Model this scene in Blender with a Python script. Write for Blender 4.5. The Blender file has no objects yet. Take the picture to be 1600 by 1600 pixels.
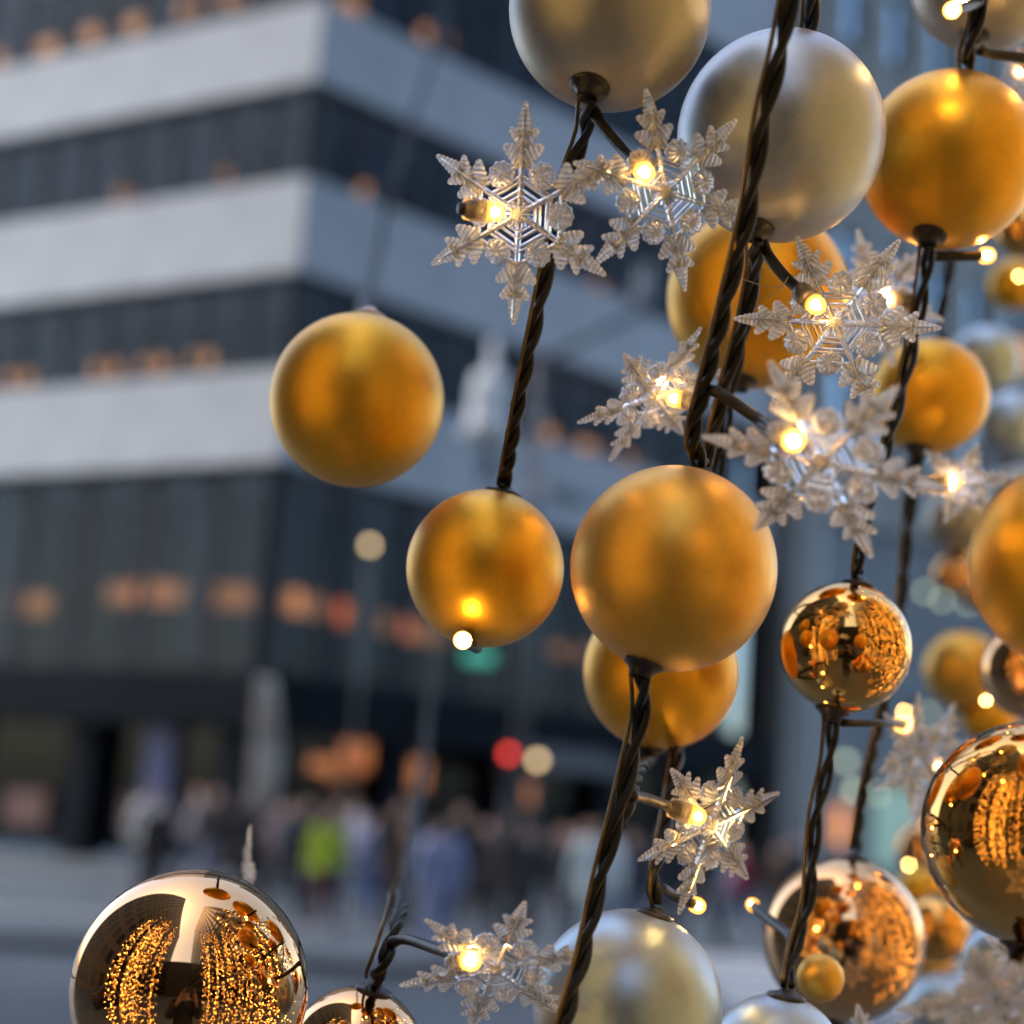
import bpy, bmesh, math, random
from mathutils import Vector, Matrix
random.seed(7)
S = bpy.context.scene
COL = S.collection

# ------------------------------------------------------------------ camera, world, sun, exposure
FPX = 2600.0                      # focal length in photograph pixels (1600 wide)
PITCH = math.atan(480 / FPX); ROLL = math.radians(4.0)
CAM = Vector((0, 0, 1.6))
F = Vector((0, math.cos(PITCH), math.sin(PITCH)))
_R0 = Vector((1, 0, 0)); _U0 = Vector((0, -math.sin(PITCH), math.cos(PITCH)))
RT = _R0 * math.cos(ROLL) + _U0 * math.sin(ROLL)
UP = _U0 * math.cos(ROLL) - _R0 * math.sin(ROLL)
cd = bpy.data.cameras.new('camera'); cam = bpy.data.objects.new('camera', cd); COL.objects.link(cam)
cam.matrix_world = Matrix(((RT.x, UP.x, -F.x, CAM.x), (RT.y, UP.y, -F.y, CAM.y), (RT.z, UP.z, -F.z, CAM.z), (0, 0, 0, 1)))
cd.sensor_width = 36; cd.lens = 36 * FPX / 1600; cd.clip_start = 0.05; cd.clip_end = 2000
cd.dof.use_dof = True; cd.dof.focus_distance = 0.66; cd.dof.aperture_fstop = 4.8
S.camera = cam

w = bpy.data.worlds.new('World'); S.world = w; w.use_nodes = True
nt = w.node_tree; nt.nodes.clear()
sky = nt.nodes.new('ShaderNodeTexSky'); sky.sky_type = 'NISHITA'; sky.sun_disc = False
SUN_EL, SUN_ROT = math.radians(56), math.radians(258)
sky.sun_elevation = SUN_EL; sky.sun_rotation = SUN_ROT
sky.air_density = 1.0; sky.dust_density = 2.6; sky.ozone_density = .6
bg = nt.nodes.new('ShaderNodeBackground'); bg.inputs['Strength'].default_value = 0.15
out = nt.nodes.new('ShaderNodeOutputWorld')
nt.links.new(sky.outputs[0], bg.inputs[0]); nt.links.new(bg.outputs[0], out.inputs[0])
sl = bpy.data.lights.new('sun', 'SUN'); so = bpy.data.objects.new('sun', sl); COL.objects.link(so)
sl.energy = 0.5; sl.angle = math.radians(30); sl.color = (1, .98, .95)
sd = Vector((math.sin(SUN_ROT) * math.cos(SUN_EL), math.cos(SUN_ROT) * math.cos(SUN_EL), math.sin(SUN_EL)))
so.rotation_euler = (-sd).to_track_quat('-Z', 'Y').to_euler()
S.view_settings.view_transform = 'Standard'; S.view_settings.look = 'None'
S.view_settings.exposure = 1.78; S.view_settings.gamma = 1; S.view_settings.use_curve_mapping = False
S.render.engine = 'CYCLES'
cy = S.cycles
cy.use_denoising = True; cy.max_bounces = 10; cy.transmission_bounces = 10; cy.glossy_bounces = 4
cy.diffuse_bounces = 3; cy.transparent_max_bounces = 16; cy.sample_clamp_indirect = 6; cy.sample_clamp_direct = 0
cy.blur_glossy = 0.3; cy.use_light_tree = True

def at(px, py, d):
    """point seen at photograph pixel (px,py), at depth d metres"""
    return CAM + F * d + RT * ((px - 800) / FPX * d) + UP * ((800 - py) / FPX * d)
def ray(px, py):
    return (F + RT * ((px - 800) / FPX) + UP * ((800 - py) / FPX)).normalized()

# ------------------------------------------------------------------ materials
def new_mat(name):
    m = bpy.data.materials.new(name); m.use_nodes = True
    n = m.node_tree; b = n.nodes['Principled BSDF']
    return m, n, b
def setp(b, **k):
    for a, v in k.items(): b.inputs[a.replace('_', ' ')].default_value = v
def rgb(c): return (c[0], c[1], c[2], 1)
def mat(name, col, rough=.6, metal=0., noise=.12, scale=8., bump=0., bscale=60., spec=.5, coat=0., coord='Object', rvar=0.):
    m, n, b = new_mat(name)
    setp(b, Roughness=rough, Metallic=metal, Specular_IOR_Level=spec, Coat_Weight=coat)
    if coat: b.inputs['Coat Roughness'].default_value = .5
    tc = n.nodes.new('ShaderNodeTexCoord')
    nz = n.nodes.new('ShaderNodeTexNoise'); nz.inputs['Scale'].default_value = scale; nz.inputs['Detail'].default_value = 5
    n.links.new(tc.outputs[coord], nz.inputs['Vector'])
    mr = n.nodes.new('ShaderNodeMapRange'); mr.inputs[1].default_value = .3; mr.inputs[2].default_value = .7
    mr.inputs[3].default_value = 1 - noise; mr.inputs[4].default_value = 1 + noise
    n.links.new(nz.outputs['Fac'], mr.inputs[0])
    mx = n.nodes.new('ShaderNodeVectorMath'); mx.operation = 'SCALE'; mx.inputs[0].default_value = col[:3]
    n.links.new(mr.outputs[0], mx.inputs['Scale']); n.links.new(mx.outputs[0], b.inputs['Base Color'])
    if rvar:
        r2 = n.nodes.new('ShaderNodeMapRange'); r2.inputs[1].default_value = .3; r2.inputs[2].default_value = .7
        r2.inputs[3].default_value = rough - rvar; r2.inputs[4].default_value = rough + rvar
        n.links.new(nz.outputs['Fac'], r2.inputs[0]); n.links.new(r2.outputs[0], b.inputs['Roughness'])
    if bump:
        n2 = n.nodes.new('ShaderNodeTexNoise'); n2.inputs['Scale'].default_value = bscale; n2.inputs['Detail'].default_value = 3
        n.links.new(tc.outputs[coord], n2.inputs['Vector'])
        bp = n.nodes.new('ShaderNodeBump'); bp.inputs['Strength'].default_value = bump; bp.inputs['Distance'].default_value = .001
        n.links.new(n2.outputs['Fac'], bp.inputs['Height']); n.links.new(bp.outputs[0], b.inputs['Normal'])
    return m
def emis(name, col, s):
    m, n, b = new_mat(name)
    setp(b, Base_Color=rgb(col), Emission_Color=rgb(col), Emission_Strength=s, Roughness=.5)
    return m
def satin(name, col, rough, dust=.0):
    """satin lacquered bauble: metallic shell under a faintly frosted lacquer, fine grain, dust specks and a few scuffs"""
    m, n, b = new_mat(name)
    setp(b, Base_Color=rgb(col), Metallic=.80, Roughness=rough, Specular_IOR_Level=.5, Coat_Weight=.06, Sheen_Weight=.30)
    b.inputs['Coat Roughness'].default_value = .55; b.inputs['Sheen Roughness'].default_value = .45
    b.inputs['Sheen Tint'].default_value = (1, .78, .62, 1)
    tc = n.nodes.new('ShaderNodeTexCoord')
    # grain
    g = n.nodes.new('ShaderNodeTexNoise'); g.inputs['Scale'].default_value = 130; g.inputs['Detail'].default_value = 2
    n.links.new(tc.outputs['Object'], g.inputs['Vector'])
    bp = n.nodes.new('ShaderNodeBump'); bp.inputs['Strength'].default_value = .17; bp.inputs['Distance'].default_value = .0004
    n.links.new(g.outputs['Fac'], bp.inputs['Height'])
    # very gentle dents
    d = n.nodes.new('ShaderNodeTexNoise'); d.inputs['Scale'].default_value = 3; d.inputs['Detail'].default_value = 1
    n.links.new(tc.outputs['Object'], d.inputs['Vector'])
    b2 = n.nodes.new('ShaderNodeBump'); b2.inputs['Strength'].default_value = .03; b2.inputs['Distance'].default_value = .0008
    n.links.new(d.outputs['Fac'], b2.inputs['Height']); n.links.new(bp.outputs[0], b2.inputs['Normal'])
    n.links.new(b2.outputs[0], b.inputs['Normal'])
    # specks + mottling
    v = n.nodes.new('ShaderNodeTexVoronoi'); v.inputs['Scale'].default_value = 16
    n.links.new(tc.outputs['Object'], v.inputs['Vector'])
    lt = n.nodes.new('ShaderNodeMath'); lt.operation = 'LESS_THAN'; lt.inputs[1].default_value = .075
    n.links.new(v.outputs['Distance'], lt.inputs[0])
    vm = n.nodes.new('ShaderNodeSeparateColor'); n.links.new(v.outputs['Color'], vm.inputs[0])
    g2 = n.nodes.new('ShaderNodeMath'); g2.operation = 'GREATER_THAN'; g2.inputs[1].default_value = .72
    n.links.new(vm.outputs[0], g2.inputs[0])
    mu = n.nodes.new('ShaderNodeMath'); mu.operation = 'MULTIPLY'
    n.links.new(lt.outputs[0], mu.inputs[0]); n.links.new(g2.outputs[0], mu.inputs[1])
    mo = n.nodes.new('ShaderNodeTexNoise'); mo.inputs['Scale'].default_value = 9; mo.inputs['Detail'].default_value = 6
    n.links.new(tc.outputs['Object'], mo.inputs['Vector'])
    mr = n.nodes.new('ShaderNodeMapRange'); mr.inputs[1].default_value = .3; mr.inputs[2].default_value = .7
    mr.inputs[3].default_value = .95; mr.inputs[4].default_value = 1.03
    n.links.new(mo.outputs['Fac'], mr.inputs[0])
    sc = n.nodes.new('ShaderNodeVectorMath'); sc.operation = 'SCALE'; sc.inputs[0].default_value = col
    n.links.new(mr.outputs[0], sc.inputs['Scale'])
    mix = n.nodes.new('ShaderNodeMix'); mix.data_type = 'RGBA'
    n.links.new(mu.outputs[0], mix.inputs['Factor']); n.links.new(sc.outputs[0], mix.inputs['A'])
    mix.inputs['B'].default_value = (col[0] * .25, col[1] * .22, col[2] * .2, 1)
    n.links.new(mix.outputs['Result'], b.inputs['Base Color'])
    # rubbed patches: roughness wanders a little, with faint long scuffs
    ro = n.nodes.new('ShaderNodeTexNoise'); ro.inputs['Scale'].default_value = 2.2; ro.inputs['Detail'].default_value = 7; ro.inputs['Roughness'].default_value = .65
    n.links.new(tc.outputs['Object'], ro.inputs['Vector'])
    rm = n.nodes.new('ShaderNodeMapRange'); rm.inputs[1].default_value = .35; rm.inputs[2].default_value = .7
    rm.inputs[3].default_value = rough - .01; rm.inputs[4].default_value = rough + .03
    n.links.new(ro.outputs['Fac'], rm.inputs[0]); n.links.new(rm.outputs[0], b.inputs['Roughness'])
    return m
def mirror(name, col):
    m, n, b = new_mat(name)
    setp(b, Base_Color=rgb(col), Metallic=1., Roughness=.035)
    tc = n.nodes.new('ShaderNodeTexCoord')
    nz = n.nodes.new('ShaderNodeTexNoise'); nz.inputs['Scale'].default_value = 60; nz.inputs['Detail'].default_value = 6
    n.links.new(tc.outputs['Object'], nz.inputs['Vector'])
    mr = n.nodes.new('ShaderNodeMapRange'); mr.inputs[1].default_value = .45; mr.inputs[2].default_value = .8
    mr.inputs[3].default_value = .012; mr.inputs[4].default_value = .05
    n.links.new(nz.outputs['Fac'], mr.inputs[0]); n.links.new(mr.outputs[0], b.inputs['Roughness'])
    d = n.nodes.new('ShaderNodeTexNoise'); d.inputs['Scale'].default_value = 2.5; d.inputs['Detail'].default_value = 1
    n.links.new(tc.outputs['Object'], d.inputs['Vector'])
    b2 = n.nodes.new('ShaderNodeBump'); b2.inputs['Strength'].default_value = .05; b2.inputs['Distance'].default_value = .0006
    n.links.new(d.outputs['Fac'], b2.inputs['Height']); n.links.new(b2.outputs[0], b.inputs['Normal'])
    return m

M = {}
M['gold'] = satin('satin_gold', (.88, .46, .030), .375)
M['gold_pale'] = satin('satin_pale_gold', (.88, .485, .070), .375)
M['silver'] = satin('satin_silver', (.49, .52, .52), .35)
M['silver_blue'] = satin('satin_ice_silver', (.48, .60, .68), .36)
M['champagne'] = satin('satin_champagne', (.45, .43, .36), .39)
M['copper'] = mirror('mirror_copper_gold', (.90, .47, .195))
M['amber'] = mirror('mirror_amber', (.92, .46, .115))
M['black'] = mat('black_plastic', (.018, .015, .013), .38, noise=.3, scale=90, bump=.3, bscale=400)
M['cable'] = mat('dark_cable', (.004, .004, .004), .46, spec=.35, noise=.35, scale=120, bump=.3, bscale=500)
M['wire'] = mat('bronze_wire', (.15, .105, .045), .42, metal=.6, noise=.35, scale=160)
M['hair'] = mat('clear_thread', (.5, .42, .3), .3)
# acrylic
m, n, b = new_mat('clear_acrylic')
setp(b, Base_Color=(1, .985, .96, 1), Roughness=.03, IOR=1.47, Transmission_Weight=1.0, Specular_IOR_Level=.6)
tr = n.nodes.new('ShaderNodeBsdfTranslucent'); tr.inputs[0].default_value = (1, .97, .92, 1)
df = n.nodes.new('ShaderNodeBsdfDiffuse'); df.inputs[0].default_value = (1, .98, .95, 1)
ad = n.nodes.new('ShaderNodeMixShader'); ad.inputs[0].default_value = .5
n.links.new(tr.outputs[0], ad.inputs[1]); n.links.new(df.outputs[0], ad.inputs[2])
mx = n.nodes.new('ShaderNodeMixShader')
ge = n.nodes.new('ShaderNodeNewGeometry'); pr = n.nodes.new('ShaderNodeMapRange'); pr.inputs[1].default_value = .47; pr.inputs[2].default_value = .58
pr.inputs[3].default_value = .20; pr.inputs[4].default_value = .68  # whiter scatter on convex ridges, imitating light caught along the edges
n.links.new(ge.outputs['Pointiness'], pr.inputs[0]); n.links.new(pr.outputs[0], mx.inputs[0])
n.links.new(b.outputs[0], mx.inputs[1]); n.links.new(ad.outputs[0], mx.inputs[2])
n.links.new(mx.outputs[0], n.nodes['Material Output'].inputs['Surface'])
M['acrylic'] = m
m, n, b = new_mat('smoked_socket')
setp(b, Base_Color=(.42, .38, .34, 1), Roughness=.18, IOR=1.45, Transmission_Weight=.75, Specular_IOR_Level=.7)
M['socket'] = m
M['led'] = emis('led_core', (1, .68, .30), 58)
m, n, b = new_mat('led_dome')
tp = n.nodes.new('ShaderNodeBsdfTransparent'); tp.inputs[0].default_value = (1, .86, .60, 1)
gl = n.nodes.new('ShaderNodeBsdfGlossy'); gl.inputs['Roughness'].default_value = .08
em = n.nodes.new('ShaderNodeEmission'); em.inputs[0].default_value = (1, .44, .06, 1); em.inputs[1].default_value = .55
fr = n.nodes.new('ShaderNodeValue'); fr.outputs[0].default_value = .05
m1 = n.nodes.new('ShaderNodeMixShader'); n.links.new(fr.outputs[0], m1.inputs[0]); n.links.new(tp.outputs[0], m1.inputs[1]); n.links.new(gl.outputs[0], m1.inputs[2])
m2 = n.nodes.new('ShaderNodeAddShader'); n.links.new(m1.outputs[0], m2.inputs[0]); n.links.new(em.outputs[0], m2.inputs[1])
n.links.new(m2.outputs[0], n.nodes['Material Output'].inputs['Surface'])
M['dome'] = m
M['fairy'] = emis('fairy_light', (1, .64, .20), 17)

# street materials
M['band_stone'] = mat('pale_spandrel_stone', (.285, .305, .325), .7, noise=.10, scale=.6, bump=.2, bscale=20)
M['dark_frame'] = mat('dark_window_frame', (.030, .035, .042), .6, spec=.12, noise=.2, scale=3)
M['dark_clad'] = mat('dark_blue_cladding', (.003, .005, .008), .7, spec=.08, noise=.25, scale=.8)
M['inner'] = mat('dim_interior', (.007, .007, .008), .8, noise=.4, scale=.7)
M['grey_stone'] = mat('grey_limestone', (.19, .20, .19), .8, noise=.16, scale=.5, bump=.3, bscale=8)
M['blue_stone'] = mat('blue_grey_render', (.125, .145, .16), .75, noise=.10, scale=.5)
M['pilaster'] = mat('warm_grey_pilaster', (.15, .15, .14), .75, noise=.10, scale=.7)
M['asphalt'] = mat('asphalt', (.085, .103, .120), .45, noise=.18, scale=.35, bump=.5, bscale=40, rvar=.1)
M['paving'] = mat('pavement', (.07, .08, .09), .6, noise=.15, scale=.8)
M['paint'] = mat('road_paint', (.62, .63, .64), .55, noise=.2, scale=3)
M['pole'] = mat('painted_pole', (.035, .04, .045), .45)
M['white_metal'] = mat('white_painted_metal', (.62, .66, .68), .45)
M['lamp_orange'] = emis('warm_ceiling_lamp', (1, .36, .10), .38)
M['lamp_dim'] = emis('dim_warm_ceiling_lamp', (1, .33, .09), .13)
M['lamp_amber'] = emis('amber_shop_light', (1, .30, .10), .36)
M['lamp_warm'] = emis('warm_white_lamp', (1, .70, .34), 1.3)
M['lamp_pale'] = emis('pale_lamp', (.85, .95, .62), .6)
M['lamp_red'] = emis('red_signal', (1, .05, .03), 1.3)
M['lamp_red_dim'] = emis('red_brake_light', (1, .03, .02), 12)
M['green_sign'] = emis('green_glowing_sign', (.08, .50, .36), .22)  # street sign with a weak green emission of its own
M['shop_green'] = emis('green_white_shop_window', (.30, .45, .34), .08)
M['lettering'] = mat('dark_lettering', (.03, .035, .04), .5)
M['sign_white'] = mat('white_sign_board', (.70, .72, .74), .5)
def winglass(name, tint, gloss):
    m, n, b = new_mat(name)
    tp = n.nodes.new('ShaderNodeBsdfTransparent'); tp.inputs[0].default_value = rgb(tint)
    gl = n.nodes.new('ShaderNodeBsdfGlossy'); gl.inputs['Roughness'].default_value = .06; gl.inputs[0].default_value = (.7, .75, .8, 1)
    lw = n.nodes.new('ShaderNodeLayerWeight'); lw.inputs['Blend'].default_value = .5
    pw_ = n.nodes.new('ShaderNodeMath'); pw_.operation = 'POWER'; pw_.inputs[1].default_value = 3; n.links.new(lw.outputs['Facing'], pw_.inputs[0])
    ma = n.nodes.new('ShaderNodeMath'); ma.operation = 'MULTIPLY_ADD'; ma.inputs[1].default_value = .12; ma.inputs[2].default_value = gloss; ma.use_clamp = True
    n.links.new(pw_.outputs[0], ma.inputs[0])
    mx = n.nodes.new('ShaderNodeMixShader'); n.links.new(ma.outputs[0], mx.inputs[0])
    n.links.new(tp.outputs[0], mx.inputs[1]); n.links.new(gl.outputs[0], mx.inputs[2])
    n.links.new(mx.outputs[0], n.nodes['Material Output'].inputs['Surface'])
    return m
M['block_glass'] = mat('dark_office_glass', (.035, .035, .035), .25, noise=.5, scale=.4, spec=.4)
M['glass'] = winglass('office_window_glass', (.62, .68, .72), .012)
M['glass_sky'] = mat('sky_bright_glass', (.50, .66, .78), .12, metal=.9, noise=.05)  # pale blue of the reflected sky put into the pane colour

# ------------------------------------------------------------------ mesh builder
class MB:
    def __init__(s): s.v = []; s.f = []; s.mi = []; s.cur = 0
    def add(s, vs, fs):
        o = len(s.v); s.v += [Vector(p) for p in vs]; s.f += [tuple(o + i for i in q) for q in fs]; s.mi += [s.cur] * len(fs)
    def box(s, c, d, mx=None):
        x, y, z = d[0] / 2, d[1] / 2, d[2] / 2; c = Vector(c)
        vs = [Vector((i * x, j * y, k * z)) for k in (-1, 1) for j in (-1, 1) for i in (-1, 1)]
        if mx is not None: vs = [mx @ v for v in vs]
        s.add([c + v for v in vs], [(0, 2, 3, 1), (4, 5, 7, 6), (0, 1, 5, 4), (2, 6, 7, 3), (0, 4, 6, 2), (1, 3, 7, 5)])
    def tube(s, pts, r, n=8, caps=True):
        pts = [Vector(p) for p in pts]; N = len(pts)
        rr = r if isinstance(r, (list, tuple)) else [r] * N
        t = (pts[1] - pts[0]).normalized()
        u = t.cross(Vector((0.31, .9, .2))).normalized(); vs = []
        for i in range(N):
            t = (pts[min(i + 1, N - 1)] - pts[max(i - 1, 0)]).normalized()
            u = (u - t * u.dot(t)).normalized(); w_ = t.cross(u)
            for k in range(n):
                a = 2 * math.pi * k / n
                vs.append(pts[i] + (u * math.cos(a) + w_ * math.sin(a)) * rr[i])
        fs = [(i * n + k, i * n + (k + 1) % n, (i + 1) * n + (k + 1) % n, (i + 1) * n + k) for i in range(N - 1) for k in range(n)]
        if caps: fs += [tuple(reversed(range(n))), tuple((N - 1) * n + k for k in range(n))]
        s.add(vs, fs)
    def lathe(s, prof, n=24, mx=None):
        """prof: (r, z) list"""
        vs = []; N = len(prof)
        for r, z in prof:
            for k in range(n):
                a = 2 * math.pi * k / n; v = Vector((r * math.cos(a), r * math.sin(a), z))
                vs.append(mx @ v if mx is not None else v)
        fs = [(i * n + k, i * n + (k + 1) % n, (i + 1) * n + (k + 1) % n, (i + 1) * n + k) for i in range(N - 1) for k in range(n)]
        fs += [tuple(reversed(range(n))), tuple((N - 1) * n + k for k in range(n))]
        s.add(vs, fs)
    def sphere(s, c, r, nu=16, nv=10, sq=(1, 1, 1)):
        c = Vector(c)
        prof = [(math.sin(math.pi * i / nv), -math.cos(math.pi * i / nv)) for i in range(1, nv)]
        vs = [c + Vector((0, 0, -r * sq[2]))]
        for a, z in prof:
            for k in range(nu):
                t = 2 * math.pi * k / nu
                vs.append(c + Vector((a * math.cos(t) * r * sq[0], a * math.sin(t) * r * sq[1], z * r * sq[2])))
        vs.append(c + Vector((0, 0, r * sq[2]))); L = len(vs) - 1
        fs = [(0, 1 + (k + 1) % nu, 1 + k) for k in range(nu)]
        for i in range(nv - 2):
            for k in range(nu):
                a = 1 + i * nu + k; b_ = 1 + i * nu + (k + 1) % nu
                fs.append((a, b_, b_ + nu, a + nu))
        o = 1 + (nv - 2) * nu
        fs += [(o + k, o + (k + 1) % nu, L) for k in range(nu)]
        s.add(vs, fs)
    def mesh(s, name, mats, smooth=True):
        me = bpy.data.meshes.new(name); me.from_pydata([tuple(v) for v in s.v], [], s.f); me.update()
        for q in (mats if isinstance(mats, (list, tuple)) else [mats]): me.materials.append(q)
        me.polygons.foreach_set('use_smooth', [smooth] * len(me.polygons))
        me.polygons.foreach_set('material_index', s.mi)
        return me
def link(name, me, parent=None, mx=None):
    o = bpy.data.objects.new(name, me); COL.objects.link(o)
    if parent: o.parent = parent
    if mx is not None: o.matrix_local = mx
    return o
def tag(o, label, cat=None, group=None):
    o['label'] = label
    if cat: o['category'] = cat
    if group: o['group'] = group
    return o
def empty(name, label, cat, mx=None, group=None):
    o = bpy.data.objects.new(name, None); o.empty_display_size = .05; COL.objects.link(o)
    if mx is not None: o.matrix_world = mx
    return tag(o, label, cat, group)
def struct(name, me):
    o = link(name, me); o['kind'] = 'structure'; return o
def T(v): return Matrix.Translation(Vector(v))
def frame_z(o, z, xh=None):
    z = Vector(z).normalized(); xh = xh or (Vector((0, 0, 1)) if abs(z.z) < .9 else Vector((1, 0, 0)))
    x = (xh - z * xh.dot(z)).normalized(); y = z.cross(x)
    return Matrix(((x.x, y.x, z.x, o[0]), (x.y, y.y, z.y, o[1]), (x.z, y.z, z.z, o[2]), (0, 0, 0, 1)))
def spline(P, step):
    """Catmull-Rom through P, resampled"""
    P = [Vector(p) for p in P]; Q = [P[0] * 2 - P[1]] + P + [P[-1] * 2 - P[-2]]; out_ = []
    for i in range(1, len(Q) - 2):
        a, b_, c, d = Q[i - 1], Q[i], Q[i + 1], Q[i + 2]; n_ = max(2, int((c - b_).length / step))
        for k in range(n_):
            t = k / n_
            out_.append(.5 * ((2 * b_) + (c - a) * t + (2 * a - 5 * b_ + 4 * c - d) * t * t + (3 * b_ - a - 3 * c + d) * t ** 3))
    return out_ + [P[-1]]

# ------------------------------------------------------------------ BACKGROUND STREET
def zrow(vs): return vs
g = MB(); g.add([(-400, -400, 0), (400, -400, 0), (400, 400, 0), (-400, 400, 0)], [(0, 1, 2, 3)])
struct('road', g.mesh('road', M['asphalt'], False))

KD = 36.0
dc = ray(440, 700); dc = Vector((dc.x, dc.y)).normalized()
CX, CY = dc.x * KD, dc.y * KD
AL, AR = math.radians(150.5), math.radians(43.5)
DL = Vector((math.cos(AL), math.sin(AL), 0)); DR = Vector((math.cos(AR), math.sin(AR), 0))
NL = Vector((DL.y, -DL.x, 0)); NR = Vector((-DR.y, DR.x, 0))
if NL.dot(Vector((CX, CY, 0))) > 0: NL = -NL
if NR.dot(Vector((CX, CY, 0))) > 0: NR = -NR
C0 = Vector((CX, CY, 0))
LL, LR = 17.0, 17.6
def K(h): return 1.6 + (h - 1.6) * KD / 40
Z = dict(b3b=K(9.75), b3t=K(12.15), b2b=K(14.6), b2t=K(17.1), b1b=K(19.65), b1t=K(21.9), top=K(26.8), g1=K(4.6), g0=K(3.3))
# pavement with a kerb round the corner building
def offset_corner(d):
    # point at distance d in front of both faces
    a = C0 + NL * d; b_ = C0 + NR * d
    den = DL.x * DR.y - DL.y * DR.x; e = b_ - a
    t = (e.x * DR.y - e.y * DR.x) / den
    return a + DL * t
oc = offset_corner(4.0)
pl = [oc + DL * 45, oc, oc + DR * 60, C0 + DR * 60, C0, C0 + DL * 45]
g = MB(); vs = [Vector((p.x, p.y, 0.0)) for p in pl] + [Vector((p.x, p.y, .13)) for p in pl]
g.add(vs, [(6, 7, 10, 11), (7, 8, 9, 10), (0, 1, 7, 6), (1, 2, 8, 7)])
struct('pavement', g.mesh('pavement', M['paving'], False))

bld = empty('office_building', 'pale banded corner office building with dark window strips', 'building', T(C0))
def loc(v): return Vector(v) - C0
def wallbox(name, z0, z1, dep, material, proud=0.0, parent=bld, inset=0.0, ext=0.0):
    """band wrapping both faces of the corner building, outer face PROUD in front"""
    a = offset_corner(proud); b_ = offset_corner(proud - dep)
    P0 = [a + DL * (LL + ext), a, a + DR * LR, b_ + DR * LR, b_, b_ + DL * (LL + ext)]
    g = MB(); vs = [loc((p.x, p.y, z0)) for p in P0] + [loc((p.x, p.y, z1)) for p in P0]
    g.add(vs, [(0, 1, 7, 6), (1, 2, 8, 7), (2, 3, 9, 8), (3, 4, 10, 9), (4, 5, 11, 10), (5, 0, 6, 11),
               (6, 7, 10, 11), (7, 8, 9, 10), (5, 4, 1, 0), (4, 3, 2, 1)])
    return link(name, g.mesh(name, material, False), parent)
# bands divided into stone panels with recessed joints
def panels(z0, z1, proud, cnt_l, cnt_r):
    for D_, N_, L_, cnt in ((DL, NL, LL, cnt_l), (DR, NR, LR, cnt_r)):
        a = offset_corner(proud); a0 = Vector((a.x, a.y, 0)); W = L_ / cnt
        g = MB(); R = Matrix(((D_.x, N_.x, 0), (D_.y, N_.y, 0), (0, 0, 1)))
        g.box((0, 0, 0), (W - .03, .05, z1 - z0 - .03), R)
        me = g.mesh('stone_panel', M['band_stone'], False)
        for i in range(cnt):
            p = a0 + D_ * (W * (i + .5) + (.02 if i == 0 else 0)) + N_ * (-.028 + random.uniform(-.003, .003))
            link('stone_panel', me, bld, T(loc((p.x, p.y, (z0 + z1) / 2))))
for z0, z1 in ((Z['b3b'], Z['b3t']), (Z['b2b'], Z['b2t']), (Z['b1b'], Z['b1t'])):
    wallbox('spandrel', z0, z1, 3.4, M['band_stone'], 0.0)
    panels(z0, z1, 0.06, 7, 8)
wallbox('spandrel', Z['top'], Z['top'] + 8, 3.4, M['band_stone'], 0.0)
# interiors behind the strips
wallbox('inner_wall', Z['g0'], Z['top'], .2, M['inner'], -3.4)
def strip(z0, z1, nl, nr, fr=.16):
    for D_, N_, L_, cnt in ((DL, NL, LL, nl), (DR, NR, LR, nr)):
        W = L_ / cnt; H = z1 - z0
        R = Matrix(((D_.x, N_.x, 0), (D_.y, N_.y, 0), (0, 0, 1)))
        g = MB(); g.box((-W / 2, 0, 0), (fr, .14, H), R); g.box(R @ Vector((fr / 2, 0, H / 2 - .06)), (W - fr, .10, .12), R); g.box(R @ Vector((fr / 2, 0, -H / 2 + .06)), (W - fr, .10, .12), R)
        g.v = [v if True else v for v in g.v]
        gm = MB(); gm.box(R @ Vector((-W / 2, 0, 0)), (fr, .14, H), R)
        gm.box(R @ Vector((fr / 2, 0, H / 2 - .06)), (W - fr, .10, .12), R); gm.box(R @ Vector((fr / 2, 0, -H / 2 + .06)), (W - fr, .10, .12), R)
        me = gm.mesh('window', M['dark_frame'], False)
        gp = MB(); gp.box(R @ Vector((fr / 2, 0, 0)), (W - fr, .02, H - .24), R); mp = gp.mesh('pane', M['glass'], False)
        gc = MB()
        gc.box(R @ Vector((0, 0, 0)), (W * .42, .02, H - .5), R); mc = gc.mesh('blind', M['blind'], False)
        for i in range(cnt):
            p = C0 + D_ * (W * (i + .5)) - N_ * .25
            o = link('window', me, bld, T(loc((p.x, p.y, (z0 + z1) / 2)))); link('pane', mp, o)
            if random.random() < .45:
                c = link('blind', mc, o); c.matrix_local = T(D_ * random.uniform(-.25, .25) * W - N_ * .3)
M['blind'] = mat('grey_blind', (.055, .060, .068), .8, noise=.15, scale=2)
strip(Z['b3t'], Z['b2b'], 12, 12); strip(Z['b2t'], Z['b1b'], 12, 12); strip(Z['b1t'], Z['top'], 12, 12)
strip(Z['g1'], Z['b3b'], 9, 9, .3)
wallbox('fascia', Z['g0'], Z['g1'], 3.4, M['dark_clad'], .5)
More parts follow.
